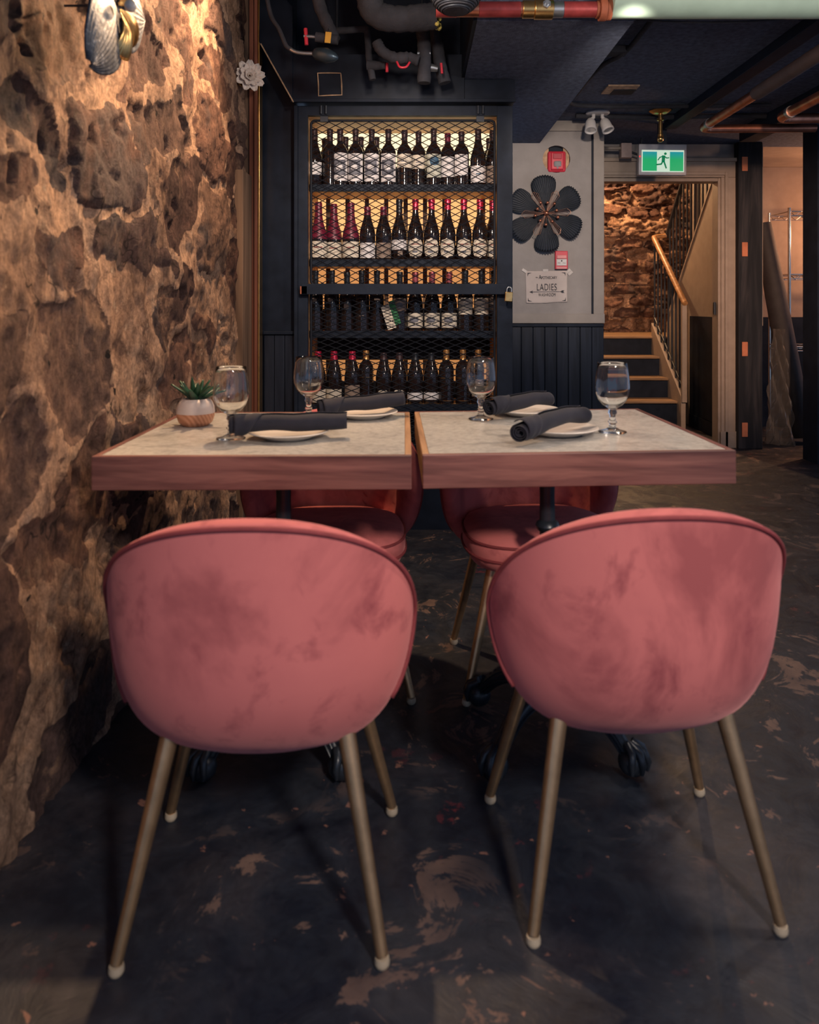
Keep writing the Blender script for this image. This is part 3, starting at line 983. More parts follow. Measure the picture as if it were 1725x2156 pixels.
def make_table(label, loc, rot, base_off, bands):
    t = thing('bistro_table', label, 'table', loc, rot, 'marble topped tables')
    hx, hy, th, e = 0.3675, 0.357, 0.078, 0.016
    build('marble_top', MB().box(-hx + e, -hy + e, TH - 0.030, hx - e, hy - e, TH), M['marble'], t, None, 0.001)
    build('edge_board', MB().box(-hx, -hy, TH - th, hx, -hy + e, TH + 0.0008), M['walnut'], t, None, 0.0025)
    build('edge_board', MB().box(-hx, hy - e, TH - th, hx, hy, TH + 0.0008), M['walnut'], t, None, 0.0025)
    build('edge_board', MB().box(-hx, -hy + e, TH - th, -hx + e, hy - e, TH + 0.0008), M[bands[0]], t, None, 0.0025)
    build('edge_board', MB().box(hx - e, -hy + e, TH - th, hx, hy - e, TH + 0.0008), M[bands[1]], t, None, 0.0025)
    build('underside', MB().box(-hx + e, -hy + e, TH - 0.055, hx - e, hy - e, TH - 0.031), M['black'], t)
    bx, by = base_off
    T = Matrix.Translation((bx, by, 0))
    build('top_plate', MB().box(-0.19, -0.035, TH - 0.066, 0.19, 0.035, TH - 0.055, T).box(-0.035, -0.19, TH - 0.066, 0.035, 0.19, TH - 0.055, T), M['iron'], t, None, 0.003)
    prof = [(0.0, 0.060), (0.020, 0.060), (0.034, 0.085), (0.050, 0.125), (0.052, 0.160), (0.036, 0.200), (0.030, 0.240), (0.034, 0.250), (0.030, 0.262), (0.021, 0.30), (0.019, 0.42),
            (0.020, 0.53), (0.028, 0.538), (0.031, 0.547), (0.028, 0.556), (0.020, 0.562), (0.019, 0.62), (0.021, 0.70), (0.032, TH - 0.066), (0.0, TH - 0.066)]
    build('column', MB().lathe(prof, 24, T), M['iron'], t, 35)
    for k in range(4):
        a = math.pi / 4 + k * math.pi / 2
        R = T @ Matrix.Rotation(a, 4, 'Z')
        # cabriole arm sweeping from the hub down to the foot
        path, rad = [], []
        for i in range(15):
            q = i / 14
            r = 0.025 + 0.205 * q
            z = 0.112 + 0.030 * math.sin(q * math.pi * 0.80) - 0.098 * q ** 2.2
            path.append((r, 0, z))
            rad.append(0.027 - 0.011 * q)
        leg = build('leg', MB().tube(path, rad, 10, False, R), M['iron'], t, 60)
        ac = MB()
        for sgn in (-1, 1):   # scrolling side ribs and beading on the arm
            ac.tube([(p[0], sgn * (rr * 0.72), p[2] + rr * 0.72) for p, rr in zip(path, rad)], 0.0042, 6, False, R)
            ac.tube([(p[0], sgn * (rr * 0.98), p[2] - rr * 0.35) for p, rr in zip(path[2:], rad[2:])], 0.0036, 6, False, R)
        for i in range(3, 13):
            p, rr = path[i], rad[i]
            pr = [(0.0075 * math.sin(math.pi * j / 5), -0.0075 * math.cos(math.pi * j / 5)) for j in range(6)]
            ac.lathe(pr, 8, R @ Matrix.Translation((p[0], 0, p[2] + rr)))
        build('leaf_relief', ac, M['iron'], leg, 60)
        ft = MB()
        ft.lathe([(0.034 * math.sin(math.pi * j / 8), 0.032 - 0.032 * math.cos(math.pi * j / 8)) for j in range(9)], 16, R @ Matrix.Translation((0.232, 0, 0)))
        for m in range(4):   # claws gripping the ball
            an = -1.1 + m * 0.73
            cl = [(0.222 + 0.006 * math.cos(an), 0.012 * math.sin(an), 0.072), (0.232 + 0.026 * math.cos(an), 0.026 * math.sin(an), 0.062),
                  (0.232 + 0.036 * math.cos(an), 0.036 * math.sin(an), 0.040), (0.232 + 0.034 * math.cos(an), 0.034 * math.sin(an), 0.018)]
            ft.tube(cl, [0.011, 0.0105, 0.009, 0.004], 8, False, R)
        build('claw_foot', ft, M['iron'], leg, 60)
    return t


TL = (-0.381, 2.103)
TR = (0.381, 2.125)
tiltR = math.radians(-0.55)
make_table('marble topped wooden table touching the stone wall', (TL[0], TL[1], 0), (0, 0, math.radians(0.8)), (0.040, -0.150), ('walnut_y', 'oak_y'))
make_table('marble topped wooden table on the aisle side', (TR[0], TR[1], 0.0035), (0, tiltR, math.radians(1.6)), (-0.040, -0.165), ('oak_y', 'walnut_y'))


def top_z(x):
    return TH if x < 0 else TH + 0.0035 + (x - TR[0]) * math.tan(-tiltR)


# ------------------------------------------------------------------ tableware
def goblet_mesh():
    outer = [(0.0, 0.0), (0.036, 0.0), (0.0375, 0.002), (0.036, 0.004), (0.020, 0.008), (0.010, 0.014), (0.0085, 0.022), (0.0125, 0.028), (0.0085, 0.034), (0.0080, 0.046),
             (0.0125, 0.053), (0.010, 0.060), (0.013, 0.066), (0.026, 0.074), (0.038, 0.088), (0.0445, 0.106), (0.0460, 0.122), (0.0445, 0.145), (0.0410, 0.170), (0.0390, 0.186)]
    inner = [(0.0385, 0.1868), (0.0376, 0.186), (0.0396, 0.170), (0.0430, 0.145), (0.0443, 0.122), (0.0428, 0.106), (0.0365, 0.090), (0.024, 0.077), (0.010, 0.071), (0.0, 0.070)]
    return MB().lathe(outer + inner, 40).mesh('goblet', M['glass'], 60)


gm = goblet_mesh()
for lab, x, d in (('stemmed water goblet beside the potted succulent', -0.477, 1.965),
                  ('stemmed water goblet in front of the wine cabinet on the wall side table', -0.328, 2.335),
                  ('stemmed water goblet near the seam on the aisle side table', 0.197, 2.286),
                  ('stemmed water goblet standing nearest the stairs', 0.528, 2.036)):
    g = link('water_goblet', gm, None, (x, d, top_z(x) + 0.0012))
    tag(g, lab, 'glass', 'water goblets')

plate_mesh = MB().lathe([(0.0, 0.004), (0.055, 0.004), (0.057, 0.0), (0.062, 0.0), (0.066, 0.004), (0.090, 0.012), (0.104, 0.017), (0.1055, 0.0185), (0.104, 0.020),
                         (0.088, 0.0155), (0.068, 0.009), (0.0, 0.008)], 48).mesh('plate', M['china'], 50)


def cloth_mat():
    n = NT('navy_napkin')
    v = n.coord()
    n.base(n.ramp(n.noise(v, 25, 4), [(0.3, (0.008, 0.009, 0.018, 1)), (0.7, (0.015, 0.015, 0.026, 1))]))
    n.set(Roughness=0.9)
    n.p.inputs['Sheen Weight'].default_value = 0.06
    n.bump(n.noise(v, 350, 3), 0.4, 0.001)
    return n.m


M['napkin'] = cloth_mat()


def napkin_mesh(L, seed):
    rg = random.Random(seed)
    ph = rg.uniform(0, 6)
    turns = 3.2

    def fn(i, j):
        s = (i - 0.5) * L
        a = j * turns * 2 * math.pi
        r = 0.006 + 0.0185 * j + 0.0012 * math.sin(i * 9 + ph) + 0.0010 * math.sin(i * 17 + a)
        end = abs(i - 0.5) * 2
        s += (1 - j) * 0.006 * (1 if i > 0.5 else -1) * (-1) + 0.003 * math.sin(a + ph) * end
        bend = -0.006 * (2 * i - 1) ** 2 + 0.004 * math.sin(i * 5 + ph)
        return (s, r * math.cos(a) * 1.06 + 0.004 * math.sin(i * 4 + ph), r * math.sin(a) * 0.94 + bend)
    m = MB().grid(fn, 36, 90)
    # diagonal tuck of the loose corner
    def fl(i, j):
        a = math.pi * (0.25 + 1.15 * j)
        s = -0.5 * L + 0.012 + (0.085 - 0.06 * j) * i
        r = 0.0268 + 0.0010 * math.sin(i * 9 + ph)
        return (s, r * math.cos(a) * 1.06, r * math.sin(a) * 0.95 - 0.003)
    m.grid(fl, 8, 16)
    return m.mesh('napkin', M['napkin'], 180, fix=False)


for k, (lab, pl, plc, x, d, rot, L, nx, nd, tilt) in enumerate((
        ('rolled navy napkin lying between the wall side goblet and the seam, front row', 'white plate under the napkin, near the potted succulent', 0, -0.332, 1.985, 14, 0.300, -0.325, 1.955, 1.0),
        ('rolled navy napkin lying before the wine cabinet at the back of the wall side table', 'white plate at the back of the wall side table', 0, -0.160, 2.345, 22, 0.275, -0.165, 2.335, 5.0),
        ('rolled navy napkin beside the seam goblet at the back of the aisle side table', 'white plate at the back of the aisle side table', 0, 0.345, 2.375, 33, 0.250, 0.320, 2.330, 2.0),
        ('rolled navy napkin slanting in front of the goblet nearest the stairs', 'white plate nearest the goblet by the stairs', 0, 0.380, 2.020, 44, 0.290, 0.352, 1.950, 3.0))):
    p = link('plate', plate_mesh, None, (x, d, top_z(x) + 0.0012))
    tag(p, pl, 'plate', 'white plates')
    o = link('rolled_napkin', napkin_mesh(L, k + 3), None, (nx, nd, top_z(nx) + 0.0485), (0, math.radians(-tilt), math.radians(rot)))
    m = o.modifiers.new('thick', 'SOLIDIFY')
    m.thickness = 0.0016
    tag(o, lab, 'napkin', 'navy napkin rolls')

# succulent
sx, sd = X_(412, 2.19), 2.19
pot = thing('potted_succulent', 'small green succulent in a round white and wood pot against the stone wall', 'plant', (sx, sd, TH + 0.0008))
n = NT('pot_glaze')
sep = n.n('ShaderNodeSeparateXYZ')
n.l(n.coord(), sep.inputs[0])
mt = n.n('ShaderNodeMath', operation='GREATER_THAN')
n.l(sep.outputs['Z'], mt.inputs[0])
mt.inputs[1].default_value = 0.036
wv = n.n('ShaderNodeTexWave', wave_type='BANDS', bands_direction='DIAGONAL')
wv.inputs['Scale'].default_value = 38
wv.inputs['Distortion'].default_value = 1.5
n.l(n.coord(), wv.inputs['Vector'])
n.base(n.mix(mt.outputs[0], n.ramp(wv.outputs['Fac'], [(0.2, (0.42, 0.17, 0.085, 1)), (0.8, (0.56, 0.26, 0.15, 1))]), (0.60, 0.50, 0.46, 1)))
n.set(Roughness=0.4)
mb = MB()


def potfn(i, j):
    a = 2 * math.pi * i
    pr = [(0.0, 0.0), (0.036, 0.0), (0.048, 0.010), (0.0545, 0.026), (0.0560, 0.040), (0.0535, 0.055), (0.046, 0.069), (0.036, 0.077), (0.033, 0.070), (0.0, 0.066)]
    q = j * (len(pr) - 1)
    k = min(int(q), len(pr) - 2)
    f = q - k
    r = pr[k][0] * (1 - f) + pr[k + 1][0] * f
    z = pr[k][1] * (1 - f) + pr[k + 1][1] * f
    face = math.cos(math.pi / 5) / math.cos((a % (2 * math.pi / 5)) - math.pi / 5)
    w = math.sin(min(1, z / 0.07) * math.pi) * 0.6
    r *= 1 - w * 0.22 * max(0.0, (1 / face if face else 1) - 1 + 0.12) if r > 0.036 else 1
    return (r * math.cos(a), r * math.sin(a), z)


build('pot', mb.grid(potfn, 60, 27, wrap=True), n.m, pot, 40)
build('gravel', MB().lathe([(0.0, 0.071), (0.02, 0.0715), (0.035, 0.069)], 20), M['china'], pot)
M['leaf'] = plain('succulent_leaf', (0.014, 0.062, 0.030), 0.4, 0, None, 0.4, 60)
rg = random.Random(5)
for k in range(16):
    a = k * 2.39996
    elev = 0.42 + 0.85 * (k / 16) + rg.uniform(-0.1, 0.1)
    L = 0.086 - 0.022 * (k / 16) + rg.uniform(-0.006, 0.006)

    def lf(i, j, a=a, elev=elev, L=L):
        s = i
        w = 0.0095 * (1 - s) ** 0.85 * (0.75 + 0.5 * s)
        t = (j - 0.5) * 2
        r = 0.004 + L * s * math.cos(elev)
        z = 0.070 + L * s * math.sin(elev) - 0.012 * s * s * (1 - elev) + 0.004 * t * t * (1 - s) * 2
        return (r * math.cos(a) - t * w * math.sin(a), r * math.sin(a) + t * w * math.cos(a), z)
    o = build('leaf', MB().grid(lf, 9, 4), M['leaf'], pot, 180)
    m = o.modifiers.new('thick', 'SOLIDIFY')
    m.thickness = 0.005
    m.offset = -1
# ------------------------------------------------------------------ wine cabinet
CF = 3.75
cb = thing('wine_cabinet', 'black wine cabinet with wire mesh doors and glowing amber back', 'cabinet', (0, 0, 0))
cx0, cx1 = -0.532, 0.403
build('frame_post', MB().box(-0.598, CF - 0.012, 0, -0.580, CF + 0.03, 2.098).box(-0.580, CF, 0, cx0, CF + 0.03, 2.098), M['black'], cb, None, 0.002)
build('frame_post', MB().box(cx1, CF, 0, 0.480, CF + 0.03, 2.098), M['black'], cb, None, 0.002)
build('frame_header', MB().box(cx0, CF, 2.050, cx1, CF + 0.03, 2.098), M['black'], cb)
build('side_panel', MB().box(-0.560, CF + 0.031, 0, cx0 - 0.004, 4.17, 2.09), M['amber_lining'], cb)
build('side_panel', MB().box(cx1 + 0.004, CF + 0.031, 0, 0.430, 4.17, 2.09), M['amber_lining'], cb)
build('outer_side', MB().box(0.432, CF + 0.031, 0, 0.478, 4.17, 2.09), M['black'], cb)
build('top_lining', MB().box(cx0 - 0.003, CF + 0.031, 2.052, cx1 + 0.003, 4.16, 2.075), M['amber_lining'], cb)
build('back_board', MB().box(-0.56, 4.155, 0, 0.43, 4.17, 2.09), M['wire'], cb)
rows_z = [1.717, 1.339, 0.979, 0.608]
for i, z in enumerate(rows_z):
    sh = build('shelf', MB().box(cx0 - 0.002, 3.845, z - 0.026, cx1 + 0.002, 4.135, z), M['amber_lining'], cb)
    build('shelf_lip', MB().box(cx0 - 0.002, 3.828, z - 0.030, cx1 + 0.002, 3.845, z + 0.006), M['black'], sh)
panels = [(1.870, 2.050, (1.0, 0.78, 0.47), 1.45), (1.440, 1.690, (1.0, 0.50, 0.185), 1.15), (1.095, 1.312, (1.0, 0.42, 0.140), 0.68), (0.700, 0.815, (1.0, 0.42, 0.140), 0.50)]
for i, (a, b, c, e) in enumerate(panels):
    pn = build('backlight_panel', MB().box(cx0, 4.145, a, cx1, 4.150, b), emit('backlight_%d' % i, c, e), cb)
    if i:
        for k in range(10):
            x = X_(705 + (k - 1.35) * 40.8 - 4, 4.14)
            if cx0 < x < cx1 - 0.02:
                build('slat', MB().box(x, 4.138, a, x + 0.023, 4.144, b), M['brown_wood'], pn)
build('kick_panel', MB().box(cx0 - 0.002, CF + 0.02, 0, cx1 + 0.002, 4.13, 0.30), M['black'], cb)


def wire_mesh(x0, x1, z0, z1, pw, ph, y, r):
    m = MB()
    k = ph / pw
    for sgn in (1, -1):
        c0 = (z0 - k * x1) if sgn > 0 else (z0 + k * x0)
        c1 = (z1 - k * x0) if sgn > 0 else (z1 + k * x1)
        c = math.floor(c0 / ph) * ph
        while c < c1:
            pts = []
            for x in (x0, x1):
                z = sgn * k * x + c
                if z0 <= z <= z1:
                    pts.append((x, z))
            for z in (z0, z1):
                x = (z - c) / (sgn * k)
                if x0 < x < x1:
                    pts.append((x, z))
            if len(pts) >= 2:
                pts = sorted(set(pts))
                m.tube([(pts[0][0], y, pts[0][1]), (pts[-1][0], y, pts[-1][1])], r, 4)
            c += ph
    return m


def rod_frame(x0, x1, z0, z1, y, r, cr=0.02):
    pts = []
    for cx_, cz_, a0 in ((x1 - cr, z1 - cr, 0), (x0 + cr, z1 - cr, 90), (x0 + cr, z0 + cr, 180), (x1 - cr, z0 + cr, 270)):
        for q in range(5):
            a = math.radians(a0 + q * 22.5)
            pts.append((cx_ + cr * math.cos(a), y, cz_ + cr * math.sin(a)))
    return MB().tube(pts, r, 8, True)


MY = CF + 0.022
for (z0, z1, pw_, ph_) in ((1.215, 2.030, 0.0660, 0.0340), (0.335, 1.205, 0.0790, 0.0300)):
    x0, x1 = -0.518, 0.393
    dr = build('mesh_door', rod_frame(x0, x1, z0, z1, MY, 0.0062), M['wire'], cb, 60)
    build('wire_mesh', wire_mesh(x0, x1, z0, z1, pw_, ph_, MY, 0.0021), M['wire'], dr)
    for px in (682, 1012):
        if z1 > 2:
            x = X_(px, CF)
            build('hinge', MB().box(x - 0.019, MY - 0.012, 2.022, x + 0.019, MY + 0.006, 2.075).tube([(x - 0.012, CF - 0.012, 2.055), (x - 0.012, CF - 0.012, 2.095)], 0.006, 8)
                  .tube([(x + 0.012, CF - 0.012, 2.055), (x + 0.012, CF - 0.012, 2.095)], 0.006, 8), M['black_metal'], dr)
bar = build('locking_bar', MB().box(X_(636, CF), CF - 0.030, Z_(620, CF), X_(1068, CF), CF - 0.018, Z_(598, CF)), M['black'], cb, None, 0.002)
build('bracket', MB().box(X_(634, CF), CF - 0.030, Z_(619, CF), X_(648, CF), CF - 0.002, Z_(603, CF)), M['rust'], bar)
lx, lz = X_(1068, CF), Z_(620, CF)
pk = thing('padlock', 'brass padlock hanging on the bar across the wine cabinet', 'padlock', (lx, CF - 0.045, lz - 0.036), (0, math.radians(5), 0))
build('body', MB().box(-0.019, -0.010, 0, 0.019, 0.010, 0.048), M['gold'], pk, None, 0.004)
build('shackle', MB().tube([(-0.011, 0, 0.046), (-0.011, 0, 0.062), (-0.006, 0, 0.071), (0.006, 0, 0.071), (0.011, 0, 0.062), (0.011, 0, 0.046)], 0.0035, 8), M['steel'], pk, 60)


# ------------------------------------------------------------------ bottles
def prof(kind, h):
    R = 0.0388
    if kind == 'bordeaux':
        p = [(0.0, 0.0), (0.034, 0.0), (R, 0.005), (R, 0.180), (0.0355, 0.193), (0.029, 0.206), (0.020, 0.217), (0.0155, 0.226), (0.0142, 0.240), (0.0138, h - 0.022), (0.0155, h - 0.020), (0.0155, h - 0.008), (0.0142, h), (0.0, h)]
    elif kind == 'burgundy':
        p = [(0.0, 0.0), (0.037, 0.0), (0.0405, 0.005), (0.0405, 0.135), (0.0385, 0.155), (0.033, 0.178), (0.025, 0.203), (0.0185, 0.228), (0.0155, 0.250), (0.0145, h - 0.022), (0.0162, h - 0.020), (0.0162, h - 0.008), (0.0148, h), (0.0, h)]
    else:  # magnum-like wax topped
        p = [(0.0, 0.0), (0.040, 0.0), (0.0435, 0.006), (0.0435, 0.115), (0.041, 0.135), (0.034, 0.165), (0.0245, 0.195), (0.0195, 0.225), (0.0175, 0.255), (0.0175, h - 0.010), (0.0155, h), (0.0, h)]
    return p


_cache = {}


def bottle_meshes(kind, h, capz):
    key = (kind, h, capz)
    if key not in _cache:
        p = prof(kind, h)
        body = MB().lathe(p, 24).mesh('bottle_body', M['bottle'], 40)
        cp = [(r + 0.0012, z) for r, z in p if z >= capz and r > 0]

        def rad(z):
            for (r0, z0), (r1, z1) in zip(p, p[1:]):
                if z0 <= z <= z1 and z1 > z0:
                    return r0 + (r1 - r0) * (z - z0) / (z1 - z0)
            return 0.015
        cp = [(rad(capz) + 0.0004, capz), (rad(capz) + 0.0012, capz + 0.0005)] + cp + [(0.0, h + 0.001)]
        _cache[key] = (body, cp)
    return _cache[key]


def cap_mesh(kind, h, capz, mat):
    key = ('cap', kind, h, capz, mat)
    if key not in _cache:
        _cache[key] = MB().lathe(bottle_meshes(kind, h, capz)[1], 20).mesh('capsule', M[mat], 40)
    return _cache[key]


def patch_mesh(R, z0, z1, half, mat, oval=False, off=0.0005, a0=0.0):
    key = ('lab', R, z0, z1, half, mat, oval, off, a0)
    if key not in _cache:
        def fn(i, j):
            t = j
            w = math.sqrt(max(0.0, 1 - (2 * t - 1) ** 2)) ** 0.7 if oval else 1.0
            a = -math.pi / 2 + a0 + (i - 0.5) * 2 * half * max(w, 0.02)
            return ((R + off) * math.cos(a), (R + off) * math.sin(a), z0 + (z1 - z0) * t)
        _cache[key] = MB().grid(fn, 14, 10 if oval else 2).mesh('label', M[mat], 180)
    return _cache[key]


RAD = {'bordeaux': 0.0388, 'burgundy': 0.0405, 'wax': 0.0435}
ORD = ['first', 'second', 'third', 'fourth', 'fifth', 'sixth', 'seventh', 'eighth', 'ninth', 'tenth', 'eleventh', 'twelfth', 'thirteenth']
SHELF = ['top shelf', 'second shelf', 'third shelf', 'bottom shelf']
rgb = random.Random(11)


def bottle(px, row, kind, h, capz, cap, lab, prints, text, idx, d=3.895):
    z = rows_z[row]
    o = thing('wine_bottle', '%s, %s from the left on the %s' % (text, ORD[idx], SHELF[row]), 'bottle', (X_(px, d), d, z), (0, 0, rgb.uniform(-0.12, 0.12)), 'wine bottles on the ' + SHELF[row])
    link('bottle_body', bottle_meshes(kind, h, capz)[0], o)
    if cap:
        link('capsule', cap_mesh(kind, h, capz, cap), o)
    R = RAD[kind]
    if lab:
        z0, z1, half, mat, oval = lab
        lb = link('label', patch_mesh(R, z0, z1, half, mat, oval), o)
        for (p0, p1, ph_, pm, po, pa) in prints:
            link('print', patch_mesh(R, p0, p1, ph_, pm, po, 0.0010, pa), lb)
    return o


tall = ((0.058, 0.135, 0.85, 'print_grey', False, -0.12), (0.082, 0.112, 0.45, 'lab_white', True, -0.12), (0.040, 0.046, 0.4, 'print_grey', False, 0))
lines_ = ((0.125, 0.130, 0.35, 'print_grey', False, 0), (0.112, 0.115, 0.5, 'print_grey', False, 0))
row0 = [(662, 'burgundy', .297, .24, 'cap_dark', (.06, .125, 1.3, 'lab_white', False), (), 'bottle with white label cut by frame'),
        (695, 'bordeaux', .297, .235, 'cap_dark', None, (), 'unlabelled dark wine bottle'),
        (716.5, 'bordeaux', .297, .235, 'cap_dark', (.029, .171, 1.25, 'lab_white', False), tall, 'bottle with tall white picture label'),
        (749, 'bordeaux', .297, .235, 'cap_dark', (.025, .168, 1.25, 'lab_white', False), tall, 'bottle with tall white picture label'),
        (783, 'bordeaux', .297, .235, 'cap_dark', (.025, .168, 1.25, 'lab_white', False), tall, 'bottle with tall white picture label'),
        (818, 'bordeaux', .297, .235, 'cap_dark', (.024, .168, 1.25, 'lab_white', False), tall, 'bottle with tall white picture label'),
        (852, 'bordeaux', .292, .235, 'cap_dark', (.095, .166, 1.3, 'lab_cream', False), lines_, 'bottle with short high cream label'),
        (881.5, 'bordeaux', .292, .235, 'cap_dark', (.095, .166, 1.3, 'lab_cream', False), lines_, 'bottle with short high cream label'),
        (913.5, 'bordeaux', .300, .235, 'cap_dark', (.046, .165, 1.2, 'lab_green', False), ((.105, .152, .62, 'print_blue', True, 0.05),), 'bottle with round blue emblem label'),
        (943, 'bordeaux', .283, .235, 'cap_wine', (.054, .158, 1.2, 'lab_white', False), (), 'dark wine bottle with plain white label'),
        (972, 'bordeaux', .285, .235, 'cap_dark', (.056, .163, 1.0, 'lab_white', False), (), 'dark wine bottle with plain white label'),
        (1007, 'burgundy', .297, .24, 'cap_dark', (.020, .105, 1.2, 'lab_white', False), ((.06, .066, .3, 'print_blue', False, 0),), 'sloping bottle with low white label'),
        (1038, 'burgundy', .297, .24, 'cap_dark', (.02, .11, 1.2, 'lab_tan', False), (), 'sloping bottle half hidden by frame')]
ovp = ((.082, .087, .55, 'print_red', False, 0), (.070, .073, .7, 'print_grey', False, 0), (.040, .052, .35, 'print_grey', True, -.1))
row1 = [(671, 'wax', .302, .112, 'cap_wine', (.017, .100, 1.3, 'lab_cream', False), ((.066, .073, .5, 'print_red', False, 0),), 'wine bottle dipped in dark red wax'),
        (703, 'wax', .298, .112, 'cap_wine', (.017, .098, 1.3, 'lab_cream', False), ((.064, .071, .5, 'print_red', False, 0),), 'wine bottle dipped in dark red wax'),
        (739, 'wax', .298, .112, 'cap_wine', (.017, .098, 1.3, 'lab_cream', False), ((.064, .071, .5, 'print_red', False, 0.1),), 'wine bottle dipped in dark red wax'),
        (774, 'burgundy', .278, .235, 'cap_wine', (.014, .092, 1.2, 'lab_white', False), (), 'sloping bottle with white label, red neck'),
        (808, 'burgundy', .278, .235, 'cap_wine', (.014, .092, 1.1, 'lab_tan', False), (), 'sloping wine bottle with brown label'),
        (841, 'burgundy', .318, .25, 'cap_black', (.058, .108, 1.25, 'lab_white', False), ((.028, .052, .3, 'lab_tan', False, 0.1),), 'black necked bottle with small white label'),
        ] + [(px, 'burgundy', .316, .262, 'cap_red', (.015, .116, 1.05, 'lab_cream', True), ovp, 'red capped bottle with oval cream label') for px in (875, 909, 943, 977, 1011, 1038)]
sp = ((.045, .075, .6, 'print_grey', True, -.2), (.028, .033, .7, 'print_grey', False, 0))
row2 = [(664.5, 'bordeaux', .312, .24, 'cap_black', (.150, .172, .35, 'lab_tan', True), (), 'black wine bottle with star burst mark'),
        (699, 'bordeaux', .312, .24, 'cap_black', (.150, .172, .35, 'lab_tan', True), (), 'black wine bottle with star burst mark'),
        (731, 'bordeaux', .305, .24, 'cap_black', (.115, .145, .35, 'lab_tan', True), (), 'black wine bottle with ringed gold mark'),
        (762, 'bordeaux', .312, .24, 'cap_black', (.080, .084, .4, 'lab_tan', False), (), 'black wine bottle with thin gold line'),
        (794, 'bordeaux', .312, .24, 'cap_black', (.160, .170, .4, 'lab_tan', False), (), 'black wine bottle with small gold mark'),
        (842, 'bordeaux', .305, .24, 'cap_black', (.105, .172, 1.0, 'lab_tan', False), ((.115, .15, .4, 'print_grey', True, 0),), 'black wine bottle with dark brown label'),
        (874.6, 'burgundy', .305, .25, 'cap_pink', (.020, .095, 1.25, 'lab_cream', False), sp, 'pink capped bottle with low cream label'),
        (910, 'burgundy', .305, .25, 'cap_pink', (.020, .095, 1.25, 'lab_cream', False), sp, 'pink capped bottle with low cream label'),
        (946, 'burgundy', .305, .25, 'cap_pink', (.020, .095, 1.25, 'lab_cream', False), sp, 'pink capped bottle with low cream label'),
        (980, 'bordeaux', .312, .24, 'cap_black', (.088, .173, 1.1, 'lab_cream', False), ((.11, .113, .4, 'print_grey', False, 0),), 'black wine bottle with high cream label'),
        (1014, 'bordeaux', .312, .24, 'cap_black', (.088, .173, 1.1, 'lab_cream', False), ((.11, .113, .4, 'print_grey', False, 0),), 'black wine bottle with high cream label'),
        (1040, 'bordeaux', .312, .24, 'cap_black', (.088, .173, 1.1, 'lab_tan', False), (), 'black bottle half hidden by frame')]
row3 = [(670, 'burgundy', .270, .225, 'cap_red', (.012, .078, 1.25, 'lab_cream', False), (), 'red capped bottle with broad cream label'),
        (703.5, 'burgundy', .270, .225, 'cap_red', (.012, .078, 1.25, 'lab_cream', False), (), 'red capped bottle with broad cream label'),
        (742, 'burgundy', .270, .225, 'cap_red', (.030, .100, 1.2, 'lab_tan', False), (), 'red capped bottle with grey brown label'),
        (771, 'bordeaux', .272, .225, 'cap_gold', (.135, .137, 1.2, 'cap_gold', False), (), 'gold capped bottle with gold ring'),
        (808, 'burgundy', .262, .225, 'cap_dark', (.055, .075, .6, 'lab_cream', True), (), 'dark capped bottle with small oval label'),
        (841, 'burgundy', .262, .225, 'cap_dark', (.055, .075, .6, 'lab_cream', True), (), 'dark capped bottle with small oval label'),
        (874.6, 'burgundy', .262, .225, 'cap_black', (.025, .062, 1.25, 'lab_white', False), (), 'black capped bottle with white label'),
        (908, 'burgundy', .262, .225, 'cap_black', (.025, .062, 1.25, 'lab_white', False), (), 'black capped bottle with white label'),
        (940, 'bordeaux', .278, .225, 'cap_gold', (.135, .137, 1.2, 'cap_gold', False), ((.02, .022, 1.2, 'cap_gold', False, 0),), 'gold capped bottle with gold ring'),
        (975, 'bordeaux', .278, .225, 'cap_gold', (.135, .137, 1.2, 'cap_gold', False), ((.02, .022, 1.2, 'cap_gold', False, 0),), 'gold capped bottle with gold ring'),
        (1007, 'bordeaux', .278, .225, 'cap_gold', (.04, .12, 1.0, 'lab_tan', False), (), 'gold capped bottle with dark label')]
for r, row in enumerate((row0, row1, row2, row3)):
    d = 3.892
    lastx = None
    for i, (px, kind, h, capz, cap, lab, prints, text) in enumerate(row):
        # neighbours that overlap in plan stand a little further back, as on a crowded shelf
        dd = d
        if lastx is not None:
            gapx = X_(px, d) - lastx[0]
            need = RAD[kind] + lastx[1] + 0.001
            if gapx < need:
                dd = d + (math.sqrt(need ** 2 - gapx ** 2) if lastx[2] <= d + 1e-6 else 0)
        bottle(px, r, kind, h, capz, cap, lab, prints, text, i, dd)
        lastx = (X_(px, dd), RAD[kind], dd)
# bottles standing behind on the top shelf, seen between the front necks
for i, (px, d) in enumerate(((728, 4.02), (760, 4.02), (793, 4.02), (684, 4.06), (1030, 4.05))):
    o = thing('wine_bottle', 'bottle neck behind the front row, %s such from the left, top shelf' % ORD[i], 'bottle', (X_(px, d), d, rows_z[0]), (0, 0, 0), 'wine bottles behind the front row')
    link('bottle_body', bottle_meshes('bordeaux', .285, .235)[0], o)
    link('capsule', cap_mesh('bordeaux', .285, .235, 'cap_dark'), o)
# leaning carton
bx_ = thing('wine_carton', 'slim white and green carton leaning on the third shelf', 'carton', (X_(828, 3.875), 3.86, rows_z[2] + 0.003), (0, math.radians(-18), 0))
build('front_half', MB().box(-0.022, -0.012, 0.012, 0.022, 0.012, 0.135), M['lab_cream'], bx_, None, 0.001)
build('green_half', MB().box(0.0225, -0.012, 0.026, 0.052, 0.012, 0.149), plain('green_card', (0.02, 0.17, 0.06), 0.6), bx_, None, 0.001)

